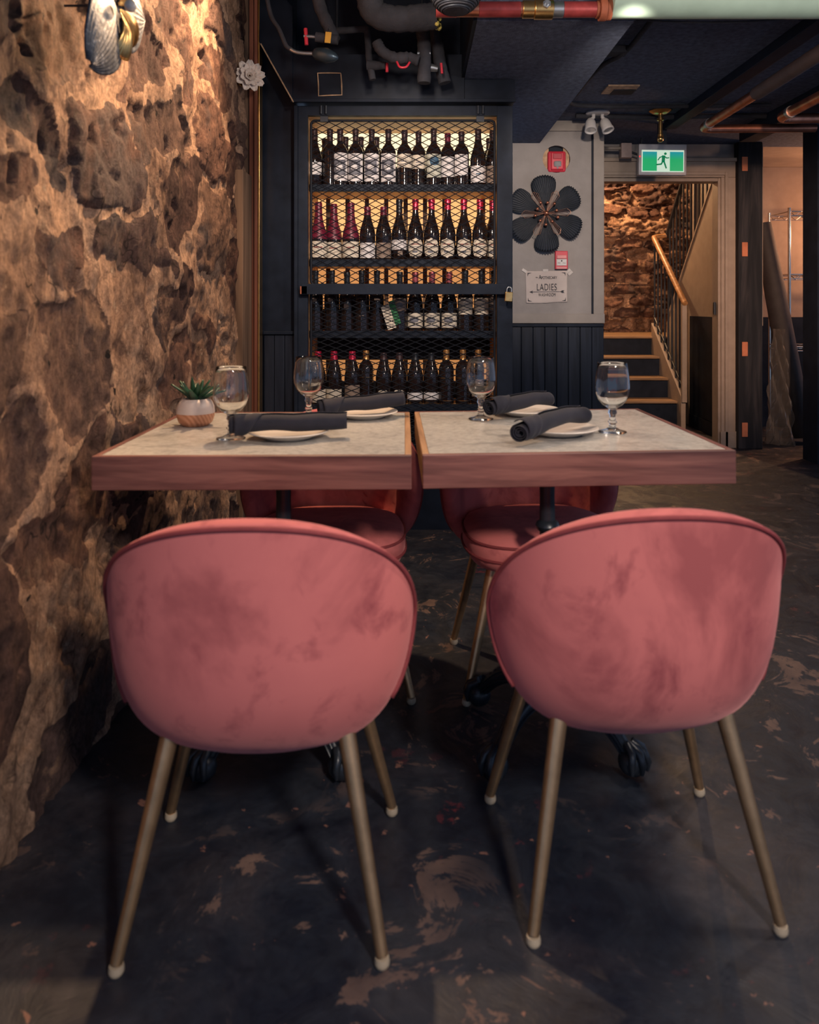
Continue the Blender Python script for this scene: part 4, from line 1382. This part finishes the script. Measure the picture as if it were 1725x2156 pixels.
# ------------------------------------------------------------------ things on the grey wall
al = thing('fire_alarm', 'red fire alarm strobe set in the round hole of the grey wall', 'alarm', (hx + 0.002, GW - 0.012, hz - 0.008))
build('housing', MB().box(-0.062, 0, -0.082, 0.062, 0.045, 0.062), M['red'], al, None, 0.014)
build('face', MB().box(-0.045, -0.014, -0.070, 0.045, 0.004, 0.052), M['red'], al, None, 0.010)
build('speaker_grille', MB().box(-0.030, -0.019, 0.004, 0.030, -0.012, 0.042), plain('red_grille', (0.38, 0.02, 0.04), 0.5), al, None, 0.004)
build('strobe', MB().box(-0.026, -0.030, -0.050, 0.026, -0.010, -0.010), M['lens'], al, None, 0.010)
build('strobe_pin', MB().box(-0.005, -0.022, -0.064, 0.005, -0.010, -0.050), M['lens'], al, None, 0.002)

fl = thing('wall_flower', 'large black metal flower with fluted petals on the grey wall', 'wall art', (X_(1149, GW - 0.05), GW - 0.055, Z_(450, GW - 0.05)))


def petal(R, half, flutes, depth, dish, scallop, base_r=0.012, lift=0.0):
    def fn(i, j):
        s = (i - 0.5) * 2
        q = j
        rr = R * (1 - 0.10 * abs(s) ** 2.2 - 0.03 * abs(s) ** 8) + scallop * abs(math.sin(flutes * math.pi * s / 2.0)) - scallop
        r = base_r + (rr - base_r) * q
        wid = half * (0.55 + 0.55 * math.sin(min(1.0, q * 0.95) * math.pi * 0.5) ** 1.5) * (1 - 0.22 * max(0, q - 0.75) / 0.25 * abs(s) ** 2)
        a = s * wid
        dep = -lift + dish * (q * (1 - q)) * 3 - depth * abs(math.sin(flutes * math.pi * s * 0.5)) * min(1, q * 2.2) * 1.0 + 0.02 * s * s * q
        return (r * math.sin(a), dep, r * math.cos(a))
    return MB().grid(fn, 66, 16)


pm = petal(0.262, 0.425, 13, 0.013, -0.008, 0.006).mesh('petal', M['black_metal'], 180)
for k in range(6):
    o = link('petal', pm, fl, (0, 0.004 * (k % 2), 0), (0, math.radians(-3 + 60 * k), 0))
    m = o.modifiers.new('thick', 'SOLIDIFY')
    m.thickness = 0.002
for k in range(6):
    w = MB()
    a0 = math.radians(27 + 60 * k)
    n_w = 6
    ends = []
    for j in range(n_w):
        a = a0 + (j - (n_w - 1) / 2) * 0.075
        R_ = 0.155 + 0.012 * math.cos((j - 2.5) * 1.1)
        e = (R_ * math.sin(a), -0.022, R_ * math.cos(a))
        w.tube([(0.008 * math.sin(a), -0.020, 0.008 * math.cos(a)), e], 0.0013, 5)
        ends.append(e)
    w.tube(ends, 0.0016, 5)
    build('wire_petal', w, M['rose_wire'], fl, 60)
for k in range(10):
    a = math.radians(4 + 36 * k)
    R_ = 0.068 + 0.012 * (k % 2)
    sm = build('stamen', MB().tube([(0, -0.022, 0), (R_ * math.sin(a), -0.045, R_ * math.cos(a))], 0.0016, 5), M['rose_wire'], fl)
    build('bead', MB().ball((R_ * math.sin(a), -0.047, R_ * math.cos(a)), 0.0115, 12), M['copper'], sm, 60)
build('centre', MB().ball((0, -0.030, 0), 0.0175, 16), M['copper'], fl, 60)

ps = thing('fire_pull_station', 'small red fire alarm pull station above the paper sign', 'alarm', (X_(1181, GW), GW - 0.0005, Z_(548, GW)))
build('box', MB().box(-0.043, -0.030, -0.062, 0.043, 0, 0.062), M['red'], ps, None, 0.004)
build('handle', MB().box(-0.034, -0.040, 0.008, 0.034, -0.030, 0.034), plain('pink_plastic', (0.62, 0.22, 0.22), 0.4), ps, None, 0.004)
build('plate', MB().box(-0.034, -0.034, -0.038, 0.034, -0.0295, 0.006), M['white_plastic'], ps, None, 0.001)
build('lower_band', MB().box(-0.034, -0.033, -0.060, 0.034, -0.0295, -0.046), plain('pink_band', (0.60, 0.22, 0.22), 0.4), ps)


def text(name, body, size, loc, mat, parent, align='CENTER', sx=1.0, ext=0.0003, sp=1.0):
    c = bpy.data.curves.new(name, 'FONT')
    c.body = body
    c.size = size
    c.extrude = ext
    c.align_x = align
    c.align_y = 'CENTER'
    c.space_character = sp
    c.materials.append(mat)
    tmp = bpy.data.objects.new(name, c)
    COL.objects.link(tmp)
    bpy.context.view_layer.update()
    me = bpy.data.meshes.new_from_object(tmp.evaluated_get(bpy.context.evaluated_depsgraph_get()))
    bpy.data.objects.remove(tmp)
    o = link(name, me, parent, loc, (math.pi / 2, 0, 0))
    o.scale = (sx, 1, 1)
    return o


text('lettering', 'FIRE', 0.010, (-0.018, -0.0345, -0.021), M['ink'], ps)
text('lettering', 'PULL', 0.010, (0.018, -0.0345, -0.021), M['ink'], ps)
build('arrow_mark', MB().prism([(-0.006, 0), (0, 0.007), (0.006, 0), (0, -0.007)], -0.0348, -0.0338, 'y', Matrix.Translation((0, 0, -0.006))), M['ink'], ps)

# paper washroom sign
sw, sh_ = 0.286, 0.218
sg = thing('washroom_sign', 'taped paper sign reading LADIES WASHROOM on the grey wall', 'sign', (X_(1151, GW), GW - 0.004, Z_(604, GW)), (0, math.radians(-0.7), 0))


def pap(i, j):
    x, z = (i - 0.5) * sw, (j - 0.5) * sh_
    crease = -0.004 * math.exp(-((x + 0.005) / 0.012) ** 2) * max(0, 0.8 - j)
    curl = -0.010 * max(0, 0.25 - j) * abs(2 * i - 1) ** 2
    return (x * (1 - 0.02 * (1 - j)), crease + curl, z - 0.003 * math.sin(i * 5) * (1 - j))


o = build('sheet', MB().grid(pap, 40, 24), M['paper'], sg, 180)
m_ = o.modifiers.new('thick', 'SOLIDIFY')
m_.thickness = 0.0006
ty = -0.0055
text('lettering', 'A', 0.040, (-0.044, ty, 0.066), M['ink'], sg, sx=0.75)
text('lettering', 'POTHECARY', 0.026, (0.018, ty, 0.062), M['ink'], sg, sx=0.72)
text('lettering', 'the', 0.012, (-0.066, ty, 0.066), M['ink'], sg)
text('lettering', 'LADIES', 0.066, (0.0, ty, -0.004), M['ink'], sg, sx=0.62, sp=1.12)
text('lettering', 'WASHROOM', 0.031, (0.002, ty, -0.055), M['ink'], sg, sx=0.60, sp=1.12)
build('arrow', MB().box(-0.112, ty - 0.0004, -0.0345, 0.112, ty, -0.0322)
      .prism([(-0.118, -0.0334), (-0.094, -0.024), (-0.100, -0.0334), (-0.094, -0.043)], ty - 0.0004, ty)
      .prism([(0.096, -0.0334), (0.104, -0.025), (0.120, -0.025), (0.113, -0.0334), (0.120, -0.042), (0.104, -0.042)], ty - 0.0004, ty), M['ink'], sg)
for qx, qz in ((-1, -1), (1, -1), (-1, 1), (1, 1)):
    build('corner_mark', MB().prism([(qx * (sw / 2 - 0.014), qz * (sh_ / 2 - 0.012)), (qx * (sw / 2 - 0.042), qz * (sh_ / 2 - 0.012)), (qx * (sw / 2 - 0.020), qz * (sh_ / 2 - 0.018)), (qx * (sw / 2 - 0.014), qz * (sh_ / 2 - 0.036))], ty - 0.0004, ty), M['ink'], sg)
for tx, tz_, tr_ in ((-0.150, 0.112, 0.6), (-0.006, 0.112, 0.0), (0.150, 0.106, -0.7), (0.163, 0.092, -0.7)):
    build('tape', MB().box(-0.018, -0.0015, -0.009, 0.018, 0.0, 0.009, Matrix.Translation((tx, -0.0012, tz_)) @ Matrix.Rotation(tr_, 4, 'Y')), M['tape'], sg)

# emergency light with two heads
ed = 4.95
em = thing('emergency_light', 'twin headed white emergency light under the ceiling above the grey wall', 'lamp', (X_(1259, ed), ed, 2.369))
build('base', MB().lathe([(0.0, 0.0), (0.075, 0.0), (0.078, -0.008), (0.070, -0.016), (0.0, -0.018)], 28), M['white_plastic'], em, 40)
for sx_, dx, tgt in ((-1, -0.050, (-0.055, -0.35, -0.75)), (1, 0.045, (0.18, -0.25, -0.6))):
    hd_ = build('head', MB(), M['white_plastic'], em)
    arm = Vector((dx * 0.6, -0.01, -0.016))
    hp = Vector((dx * 1.0, -0.012, -0.075))
    q = Vector(tgt).to_track_quat('-Z', 'Y').to_matrix().to_4x4()
    mb_ = MB().lathe([(0.0, 0.030), (0.020, 0.030), (0.030, 0.015), (0.034, -0.005), (0.036, -0.042), (0.039, -0.045), (0.039, -0.060), (0.033, -0.060), (0.031, -0.048), (0.0, -0.046)], 20, Matrix.Translation(hp) @ q)
    mb_.tube([arm, arm + Vector((0, 0, -0.02)), hp + Vector((0, 0, 0.02))], 0.012, 8)
    hd_.data = mb_.mesh('head', M['white_plastic'], 40)
    build('lens', MB().lathe([(0.0, -0.053), (0.031, -0.053), (0.031, -0.050), (0.0, -0.050)], 20, Matrix.Translation(hp) @ q), M['lens'], hd_)

# exit sign
xd = 5.25
ex = thing('exit_sign', 'glowing green running man exit sign over the doorway', 'sign', (X_(1396, xd), xd, Z_(336, xd)), (0, math.radians(0.6), 0))
ew, eh = 0.330, 0.215
build('housing', MB().box(-ew / 2, 0, -eh / 2, ew / 2, 0.045, eh / 2), plain('exit_housing', (0.34, 0.34, 0.37), 0.45), ex, None, 0.006)
fw, fh_ = 0.292, 0.150
fc = build('face', MB().box(-fw / 2, -0.003, -fh_ / 2 - 0.010, fw / 2, 0.001, fh_ / 2 - 0.010), emit('exit_white', (0.80, 1.0, 0.80), 0.70), ex)


def green_mat():
    n = NT('exit_green')
    n.base((0, 0, 0, 1))
    sepn = n.n('ShaderNodeSeparateXYZ')
    n.l(n.coord(), sepn.inputs[0])
    mp = n.n('ShaderNodeMapRange')
    mp.inputs['From Min'].default_value = 0.0
    mp.inputs['From Max'].default_value = 0.055
    n.l(sepn.outputs['Z'], mp.inputs['Value'])
    n.l(n.mix(mp.outputs[0], (0.004, 0.36, 0.12, 1), (0.010, 0.26, 0.33, 1)), n.p.inputs['Emission Color'])
    n.p.inputs['Emission Strength'].default_value = 1.0
    return n.m


eg = green_mat()
for x0, x1 in ((-fw / 2 + 0.006, -0.042), (0.048, fw / 2 - 0.006)):
    build('green_field', MB().box(x0, -0.0045, -fh_ / 2 - 0.004, x1, -0.003, fh_ / 2 - 0.022), eg, fc)


def limb(m, pts, w):
    for (a, b) in zip(pts, pts[1:]):
        a, b = Vector(a), Vector(b)
        dv = (b - a).normalized()
        nv = Vector((-dv.y, dv.x)) * w / 2
        e = dv * w * 0.35
        m.prism([tuple(a - e + nv), tuple(b + e + nv), tuple(b + e - nv), tuple(a - e - nv)], -0.0052, -0.0035)


man = MB()
man.prism([(0.016 + 0.009 * math.cos(k * math.pi / 6), 0.040 + 0.009 * math.sin(k * math.pi / 6)) for k in range(12)], -0.0052, -0.0035)
limb(man, [(0.004, 0.020), (0.002, -0.010)], 0.022)
limb(man, [(-0.002, 0.022), (-0.022, 0.014), (-0.034, -0.004)], 0.007)
limb(man, [(0.008, 0.022), (0.026, 0.010), (0.040, 0.012)], 0.007)
limb(man, [(0.000, -0.012), (-0.012, -0.032), (-0.044, -0.036)], 0.010)
limb(man, [(0.006, -0.012), (0.014, -0.034), (0.022, -0.058)], 0.010)
build('running_figure', man, emit('exit_figure', (0.0, 0.16, 0.06), 1.0), fc)
build('bracket', MB().box(-0.03, 0.012, eh / 2, 0.03, 0.032, 2.369 - ex.location.z), M['black_metal'], ex)
build('status_lamp', MB().ball((-ew / 2 + 0.006, -0.002, 0.02), 0.006, 8), emit('red_led', (1.0, 0.05, 0.05), 1.2), ex)
jb = thing('junction_box', 'pink painted junction box beside the exit sign', 'box', (X_(1320, 5.7), 5.70, Z_(316, 5.7)))
build('box', MB().box(-0.040, 0, -0.055, 0.040, 0.06, 0.055), plain('pinkish_box', (0.36, 0.28, 0.27), 0.5), jb, None, 0.004)
build('conduit', MB().tube([(-0.17, 0.03, 0.02), (-0.04, 0.03, 0.02)], 0.012, 8), M['grey_trim'], jb, 60)
build('conduit', MB().tube([(0.04, 0.03, -0.01), (0.09, 0.02, -0.03), (0.10, 0.02, -0.02), (0.115, 0.02, 0.04), (0.13, 0.03, 0.20)], 0.009, 8), M['black_metal'], jb, 60)

# sprinkler
spk = thing('sprinkler', 'brass sprinkler head hanging from a round ceiling plate', 'sprinkler', (X_(1391, 4.9), 4.9, 2.369))
build('escutcheon', MB().lathe([(0.0, 0.0), (0.070, 0.0), (0.072, -0.006), (0.055, -0.016), (0.040, -0.024), (0.0, -0.026)], 24), M['gold'], spk, 40)
build('stem', MB().lathe([(0.0, -0.02), (0.014, -0.02), (0.014, -0.05), (0.022, -0.052), (0.022, -0.066), (0.012, -0.070), (0.012, -0.150), (0.017, -0.155), (0.017, -0.17), (0.0, -0.17)], 14), M['gold'], spk, 40)
build('deflector', MB().ball((0, 0, -0.185), 0.022, 12, (1, 1, 1)), M['gold'], spk, 60)

# ------------------------------------------------------------------ store room things
rk = thing('wire_rack', 'chrome wire shelving rack against the orange lit wall', 'shelf', (3.15, 6.40, 0))
for x in (0, 0.75):
    for y in (0, 0.36):
        build('post', MB().tube([(x, y, 0.0), (x, y, 1.93)], 0.013, 8), M['chrome'], rk, 60)
for z in (0.76, 1.37, 1.90):
    s_ = MB()
    for y in (0, 0.36):
        s_.tube([(0, y, z), (0.75, y, z)], 0.005, 6).tube([(0, y, z - 0.035), (0.75, y, z - 0.035)], 0.004, 6)
        zz = [(x_ * 0.75 / 16, y, z - 0.035 * (x_ % 2)) for x_ in range(17)]
        s_.tube(zz, 0.003, 5)
    for x in (0, 0.75):
        s_.tube([(x, 0, z), (x, 0.36, z)], 0.005, 6).tube([(x, 0, z - 0.035), (x, 0.36, z - 0.035)], 0.004, 6)
    for k in range(14):
        s_.tube([(0.75 * (k + 0.5) / 14, 0, z), (0.75 * (k + 0.5) / 14, 0.36, z)], 0.002, 4)
    build('wire_shelf', s_, M['chrome'], rk)

rt, rb_ = P(1606, 470, 6.22), P(1688, 925, 6.12)
rb_.z = 0.06
roll = thing('leaning_roll', 'dark brown roll leaning against the store room wall', 'roll')
ax = (rb_ - rt).normalized()
build('roll', MB().tube([rt, rt.lerp(rb_, .3), rt.lerp(rb_, .7), rb_], [0.066, 0.080, 0.088, 0.090], 18), M['tube_dark'], roll, 60)
build('rim', MB().tube([rb_ - ax * 0.012, rb_ + ax * 0.006], 0.094, 18), M['tube_dark'], roll, 60)


def plastic():
    n = NT('clear_plastic_sheet')
    n.base((0.22, 0.20, 0.19, 1))
    n.set(Roughness=0.25)
    n.p.inputs['Transmission Weight'].default_value = 0.35
    n.p.inputs['Alpha'].default_value = 0.75
    return n.m


def plf(i, j):
    x = 2.78 + 0.24 * i * (0.35 + 0.65 * (1 - j)) + 0.05 * j
    z = 0.002 + 0.92 * j
    y = 6.02 + 0.09 * (1 - j) * math.sin(i * 7) * 0.5 + 0.03 * math.sin(i * 13 + j * 17) + 0.02 * math.sin(i * 29 - j * 23)
    return (x, y, z)


pls = build('plastic_sheet', MB().grid(plf, 18, 26), plastic(), None, None)
tag(pls, 'crumpled clear plastic sheet hanging beside the dark post', 'plastic sheet')
# ------------------------------------------------------------------ pipes under the ceiling
def smooth(pts, k=6):
    """Catmull-Rom through pts"""
    p = [Vector(a) for a in pts]
    p = [p[0] * 2 - p[1]] + p + [p[-1] * 2 - p[-2]]
    out = []
    for i in range(1, len(p) - 2):
        for q in range(k):
            t = q / k
            a, b, c, d = p[i - 1], p[i], p[i + 1], p[i + 2]
            out.append(0.5 * ((2 * b) + (c - a) * t + (2 * a - 5 * b + 4 * c - d) * t * t + (3 * b - a - 3 * c + d) * t ** 3))
    out.append(p[-2])
    return out


def lumpy(pts, r, seed, amp=0.06):
    rg_ = random.Random(seed)
    sp_ = smooth(pts, 7)
    return sp_, [r * (1 + rg_.uniform(-amp, amp)) for _ in sp_]


wp = 3.40


def wrapped(name, label, pts, rpx, d, seed, mat='wrap', cat='pipe', amp=0.06, hang=None):
    w, r = lumpy([P(a, b, d + (c[0] if c else 0)) for a, b, *c in pts], rpx / F * d, seed, amp)
    o = thing(name, label, cat)
    build('wrapping', MB().tube(w, r, 14), M[mat], o, 60)
    if hang is not None:
        q = w[hang]
        build('hanger', MB().tube([q, (q.x, q.y, 2.752)], 0.006, 6), M['wire'], o)
    return o


o = wrapped('wrapped_pipe', 'black wrapped pipe slanting down beside the yellow tag', [(664, -30), (676, 20), (694, 60), (705, 85)], 13, 3.35, 1)
p0 = P(700, 72, 3.35)
build('valve_body', MB().tube([P(665, 78, 3.33), P(712, 84, 3.33)], 0.022, 10), M['wrap'], o, 60)
build('valve_stem', MB().tube([P(640, 76, 3.33), P(668, 78, 3.33)], 0.008, 8), M['steel'], o, 60)
build('valve_wheel', MB().tube([P(643.5, 60, 3.33) + Vector((0, 0.0, 0)), P(645.5, 95, 3.33)], 0.0085, 8), M['red'], o, 60)
tg = thing('valve_tag', 'yellow tag hanging from the black wrapped pipe', 'tag', P(691, 78, 3.30), (0, math.radians(6), 0))
build('card', MB().box(-0.013, -0.002, -0.026, 0.013, 0.002, 0.022), M['yellow'], tg, None, 0.001)
build('wire', MB().tube([(0, 0, 0.022), (0.002, 0.01, 0.045)], 0.0015, 5), M['steel'], tg)
o = wrapped('wrapped_pipe', 'thin black pipe bending down above the square hatch', [(695, 65), (730, 64), (765, 61), (773, 66), (775, 90), (778, 130), (785, 168)], 7, 3.5, 2, hang=3)
build('valve_body', MB().tube([P(775, 138, 3.5), P(812, 138, 3.48)], [0.026, 0.016], 10), M['wrap'], o, 60)
build('valve_wheel', MB().tube([P(815, 133, 3.48), P(815, 152, 3.48)], 0.007, 8), M['red'], o, 60)
o = wrapped('wrapped_pipe', 'thick black insulated elbow with torn yellow end', [(772, -60), (776, -10), (790, 28), (830, 40), (880, 38), (918, 34)], 27, 3.25, 3)
fb = MB()
rg = random.Random(4)
for k in range(40):
    a = rg.uniform(0, 2 * math.pi)
    c0 = P(918, 34, 3.25)
    rr = rg.uniform(0.040, 0.056)
    q = c0 + Vector((rg.uniform(0, 0.018), rr * math.cos(a), rr * math.sin(a)))
    fb.ball(q, rg.uniform(0.006, 0.012), 6)
build('torn_fibre', fb, M['fibre'], o, 60)
o = wrapped('wrapped_pipe', 'vertical black wrapped pipe ending above the wine cabinet', [(888, 50), (893, 90), (894, 130), (893, 175)], 14, 3.45, 5, hang=1)
build('band', MB().tube([P(879, 112, 3.44), P(907, 112, 3.44)], 0.008, 8), M['steel'], o)
o = wrapped('wrapped_pipe', 'leaning black wrapped pipe with red handle beside the soffit', [(915, 50), (922, 100), (928, 140), (937, 175)], 13, 3.55, 6)
build('valve_body', MB().tube([P(905, 142, 3.48), P(922, 145, 3.48)], [0.020, 0.014], 10), M['steel'], o, 60)
build('valve_handle', MB().tube([P(929, 133, 3.46), P(931, 155, 3.46)], 0.006, 8), M['red'], o, 60)
o = wrapped('wrapped_pipe', 'sagging sausage shaped black wrapped pipe between the two verticals', [(793, 88), (805, 108), (832, 122), (860, 122), (882, 128)], 12, 3.4, 7, amp=0.12)
build('valve_handle', MB().tube(smooth([P(836, 130, 3.38), P(842, 141, 3.37), P(855, 141, 3.37), P(863, 131, 3.38)], 4), 0.005, 8), M['red'], o, 60)

cd = thing('conduit_lamp', 'small dark spotlight on flexible steel conduit', 'lamp')
build('cable', MB().tube(smooth([P(556, -40, 3.3), P(570, 30, 3.3), P(588, 62, 3.3), P(602, 95, 3.3), P(612, 104, 3.3)], 8), 0.0095, 10), M['wrap'], cd, 60)
build('conduit', MB().tube(smooth([P(608, 101, 3.3), P(622, 109, 3.3), P(640, 112, 3.3), P(664, 113, 3.3)], 8), 0.0085, 10), M['steel'], cd, 60)
a_, b_ = P(662, 112, 3.3), P(712, 122, 3.26)
build('lamp_body', MB().tube([a_, a_.lerp(b_, .1), a_.lerp(b_, .5), a_.lerp(b_, .85), b_], [0.018, 0.026, 0.033, 0.020, 0.006], 14), plain('dark_blue_metal', (0.05, 0.08, 0.11), 0.35, 0.6), cd, 60)

# run of pipe across the top of the view
PD = 2.88
pz = Z_(20, PD)
run = thing('copper_main', 'stained red copper main pipe with brass fittings under the ceiling', 'pipe', (0, PD, pz))
xa, xb = X_(918, PD), X_(1287, PD)
build('pipe', MB().tube([(xa, 0, 0), (X_(1100, PD), 0, 0)], 0.028, 18), M['copper'], run, 60)
for p0_, p1_, r_, m_n in ((918, 962, .0295, 'red_pipe'), (1008, 1096, .029, 'red_pipe'), (1100, 1125, .033, 'gold'), (1125, 1164, .037, 'gold'), (1164, 1186, .0305, 'steel'), (1186, 1258, .0295, 'red_pipe'), (1255, 1262, .033, 'rust'), (1262, 1276, .043, 'rust'), (1276, 1287, .040, 'rust')):
    build('fitting' if m_n in ('gold', 'steel') else ('flange' if m_n == 'rust' else 'stained_section'), MB().tube([(X_(p0_, PD), 0, 0), (X_(p1_, PD), 0, 0)], r_, 20), M[m_n], run, 60, 0.002)
build('bolt', MB().tube([(X_(1148, PD), -0.045, 0.005), (X_(1148, PD), -0.030, 0.005)], 0.016, 6).tube([(X_(1148, PD), -0.055, 0.005), (X_(1148, PD), -0.045, 0.005)], 0.008, 8), M['steel'], run)
build('lever', MB().box(X_(1160, PD), -0.050, 0.024, X_(1262, PD), -0.030, 0.046), M['green_valve'], run, None, 0.006)
gp = thing('green_pipe', 'pale green painted pipe along the ceiling towards the aisle', 'pipe', (0, PD, 2.2842))
build('pipe', MB().tube([(X_(1286, PD), 0, 0), (3.2, 0, 0)], 0.080, 28), M['green_pipe'], gp, 60)
cor = thing('corrugated_duct', 'dark corrugated duct above the copper main', 'duct')
dp = P(960, 0, 2.72)
cprof = [(0.0, -0.045), (0.045, -0.042), (0.050, -0.034), (0.062, -0.033), (0.066, -0.022), (0.075, -0.021), (0.079, -0.008), (0.084, -0.007), (0.087, 0.010), (0.087, 0.09), (0.0, 0.09)]
build('duct', MB().lathe(cprof, 28, Matrix.Translation(dp)), M['wrap'], cor, 30)
for k, (r_, z_) in enumerate(((0.051, -0.037), (0.067, -0.025), (0.080, -0.011), (0.0885, 0.006))):
    build('ring', MB().tube([(dp.x + r_ * math.cos(a * math.pi / 16), dp.y + r_ * math.sin(a * math.pi / 16), dp.z + z_) for a in range(32)], 0.0035, 6, True), M['black_metal'], cor, 60)

# aisle ceiling: beams, cables and copper lines
def along(name, label, cat, mat, x, z, y0, y1, r, parts=()):
    o = thing(name, label, cat, (x, 0, z))
    build('pipe', MB().tube([(0, y0, 0), (0, y1, 0)], r, 14), M[mat], o, 60)
    return o


bm_ = thing('ceiling_beam', 'black box beam running back along the aisle ceiling', 'beam')
build('beam', MB().box(1.70, 3.0, 2.315, 1.78, 5.2, 2.369), M['black'], bm_, None, 0.004)
build('rail', MB().box(1.79, 3.0, 2.345, 1.83, 5.2, 2.369), M['black_gloss'], bm_, None, 0.003)
bm2 = thing('ceiling_beam', 'black box beam beyond the second copper pipe on the aisle ceiling', 'beam')
build('beam', MB().box(2.30, 3.0, 2.27, 2.42, 5.4, 2.369), M['black'], bm2, None, 0.004)
cp1 = thing('copper_pipe', 'brown lagged copper pipe bending under the aisle ceiling', 'pipe')
build('lagging', MB().tube([(1.76, 3.0, 2.215), (1.775, 3.95, 2.215)], 0.036, 16), plain('brown_lagging', (0.11, 0.075, 0.065), 0.7), cp1, 60)
build('pipe', MB().tube([(1.775, 3.95, 2.215)] + smooth([(1.785, 4.68, 2.215), (1.80, 4.73, 2.215), (1.84, 4.75, 2.215)], 5) + [(2.50, 4.75, 2.22)], 0.027, 14), M['copper'], cp1, 60)
build('elbow_ring', MB().tube([(1.784, 4.60, 2.215), (1.785, 4.63, 2.215)], 0.031, 14), M['steel'], cp1, 60)
cp2 = thing('copper_pipe', 'short copper pipe turning at the ceiling close to the black column', 'pipe')
build('pipe', MB().tube([(2.13, 3.0, 2.215)] + smooth([(2.14, 4.40, 2.215), (2.155, 4.46, 2.215), (2.20, 4.48, 2.215)], 5) + [(2.60, 4.48, 2.215)], 0.030, 14), M['copper'], cp2, 60)
build('elbow_ring', MB().tube([(2.14, 4.32, 2.215), (2.14, 4.35, 2.215)], 0.034, 14), M['steel'], cp2, 60)
cbl = thing('ceiling_cable', 'black cable stapled along the soffit edge and across the ceiling', 'cable')
build('cable', MB().tube(smooth([(1.02, 3.0, 2.355), (1.03, 3.6, 2.352), (1.00, 3.72, 2.335), (0.96, 3.95, 2.35), (0.95, 4.4, 2.355), (1.0, 4.72, 2.355), (1.6, 4.74, 2.352), (2.2, 4.70, 2.352)], 8), 0.012, 8), M['wrap'], cbl, 60)
build('clip', MB().box(0.93, 3.66, 2.335, 1.03, 3.74, 2.368), M['wrap'], cbl, None, 0.004)
cb2 = thing('ceiling_conduit', 'grey black conduit crossing the ceiling behind the sprinkler', 'conduit')
build('conduit', MB().tube([(1.05, 4.98, 2.352), (1.5, 5.02, 2.352), (2.1, 4.98, 2.352), (2.7, 5.0, 2.352)], 0.016, 8), M['wrap'], cb2, 60)
cb3 = thing('sagging_wire', 'thin grey wire sagging below the pale green pipe', 'wire')
build('wire', MB().tube(smooth([P(1340, 42, 3.0), P(1420, 46, 3.0), P(1500, 47, 3.0), P(1600, 44, 3.0), P(1700, 34, 3.0)], 6), 0.004, 6), M['wrap'], cb3, 60)

# ------------------------------------------------------------------ flowers on the stone wall
n = NT('hammered_blue_metal')
v = n.coord()
f = n.noise(v, 55, 5, 0.65)
n.base(n.ramp(f, [(0.38, (0.018, 0.028, 0.048, 1)), (0.54, (0.050, 0.066, 0.095, 1)), (0.64, (0.20, 0.22, 0.25, 1))]))
n.set(Roughness=0.5, Metallic=0.2)
n.bump(f, 0.5, 0.004)
fw_ = thing('wall_flower', 'hammered blue metal flower with gold fan petals high on the stone wall', 'wall art', (-0.690, 1.72, 1.795), (0, 0, math.radians(90)))


def oval_petal(L, W, ridges):
    def fn(i, j):
        t, q = (i - 0.5) * 2, j
        wid = W * max(0.0, math.sin(math.pi * (0.10 + 0.895 * q ** 0.85))) ** 0.55
        return (t * wid, -0.012 + 0.010 * t * t - 0.012 * math.sin(math.pi * q) - 0.0025 * abs(math.sin(ridges * t * 1.57)) * q, L * q)
    return MB().grid(fn, 44, 24)


pm2 = oval_petal(0.212, 0.094, 14).mesh('petal', n.m, 180)
for k, ang in enumerate((217, 322, 20, 78)):
    o = link('petal', pm2, fw_, (0, 0.003 * k, 0), (0, math.radians(ang), 0))
    m_ = o.modifiers.new('thick', 'SOLIDIFY')
    m_.thickness = 0.004
pm3 = petal(0.120, 0.42, 18, 0.004, -0.02, 0.002).mesh('fan_petal', M['gold'], 180)
for k in range(4):
    o = link('fan_petal', pm3, fw_, (0, -0.020 + 0.003 * k, 0), (0, math.radians(162 - 54 * k), 0))
    m_ = o.modifiers.new('thick', 'SOLIDIFY')
    m_.thickness = 0.002
build('pearl', MB().ball((0, -0.045, 0), 0.014, 14), M['china'], fw_, 60)
build('mount', MB().tube([(0, 0.0, 0), (0, 0.105, 0)], 0.003, 8), M['black_metal'], fw_)

rs_ = thing('ceramic_rosette', 'small white ceramic rosette on the wooden end of the stone wall', 'wall art', P(522, 163, 3.56), (0, 0, math.radians(28)))
build('cup', MB().lathe([(0.0, 0.0), (0.045, 0.0), (0.060, 0.030), (0.058, 0.032), (0.0, 0.01)], 24, Matrix.Rotation(math.pi / 2, 4, 'X') @ Matrix.Translation((0, 0, -0.02))), M['gold'], rs_, 40)


def pet(L, w, tilt):
    def fn(i, j):
        s = (i - 0.5) * 2
        q = j
        ww = w * math.sin(math.pi * min(1, 0.12 + 0.80 * q)) ** 0.7
        return (s * ww, -0.020 - math.sin(tilt) * L * q - 0.010 * s * s * q - 0.008 * (1 - q), math.cos(tilt) * L * q + 0.006)
    return MB().grid(fn, 6, 8)


for ring, (L, w_, tl, cnt) in enumerate(((0.068, 0.022, 0.15, 9), (0.054, 0.019, 0.55, 8), (0.038, 0.015, 0.95, 6), (0.022, 0.010, 1.3, 4))):
    me = pet(L, w_, tl).mesh('petal', M['white_petal'], 180)
    for k in range(cnt):
        o = link('petal', me, rs_, None, (0, 2 * math.pi * (k + 0.5 * (ring % 2)) / cnt, 0))
        m_ = o.modifiers.new('thick', 'SOLIDIFY')
        m_.thickness = 0.002
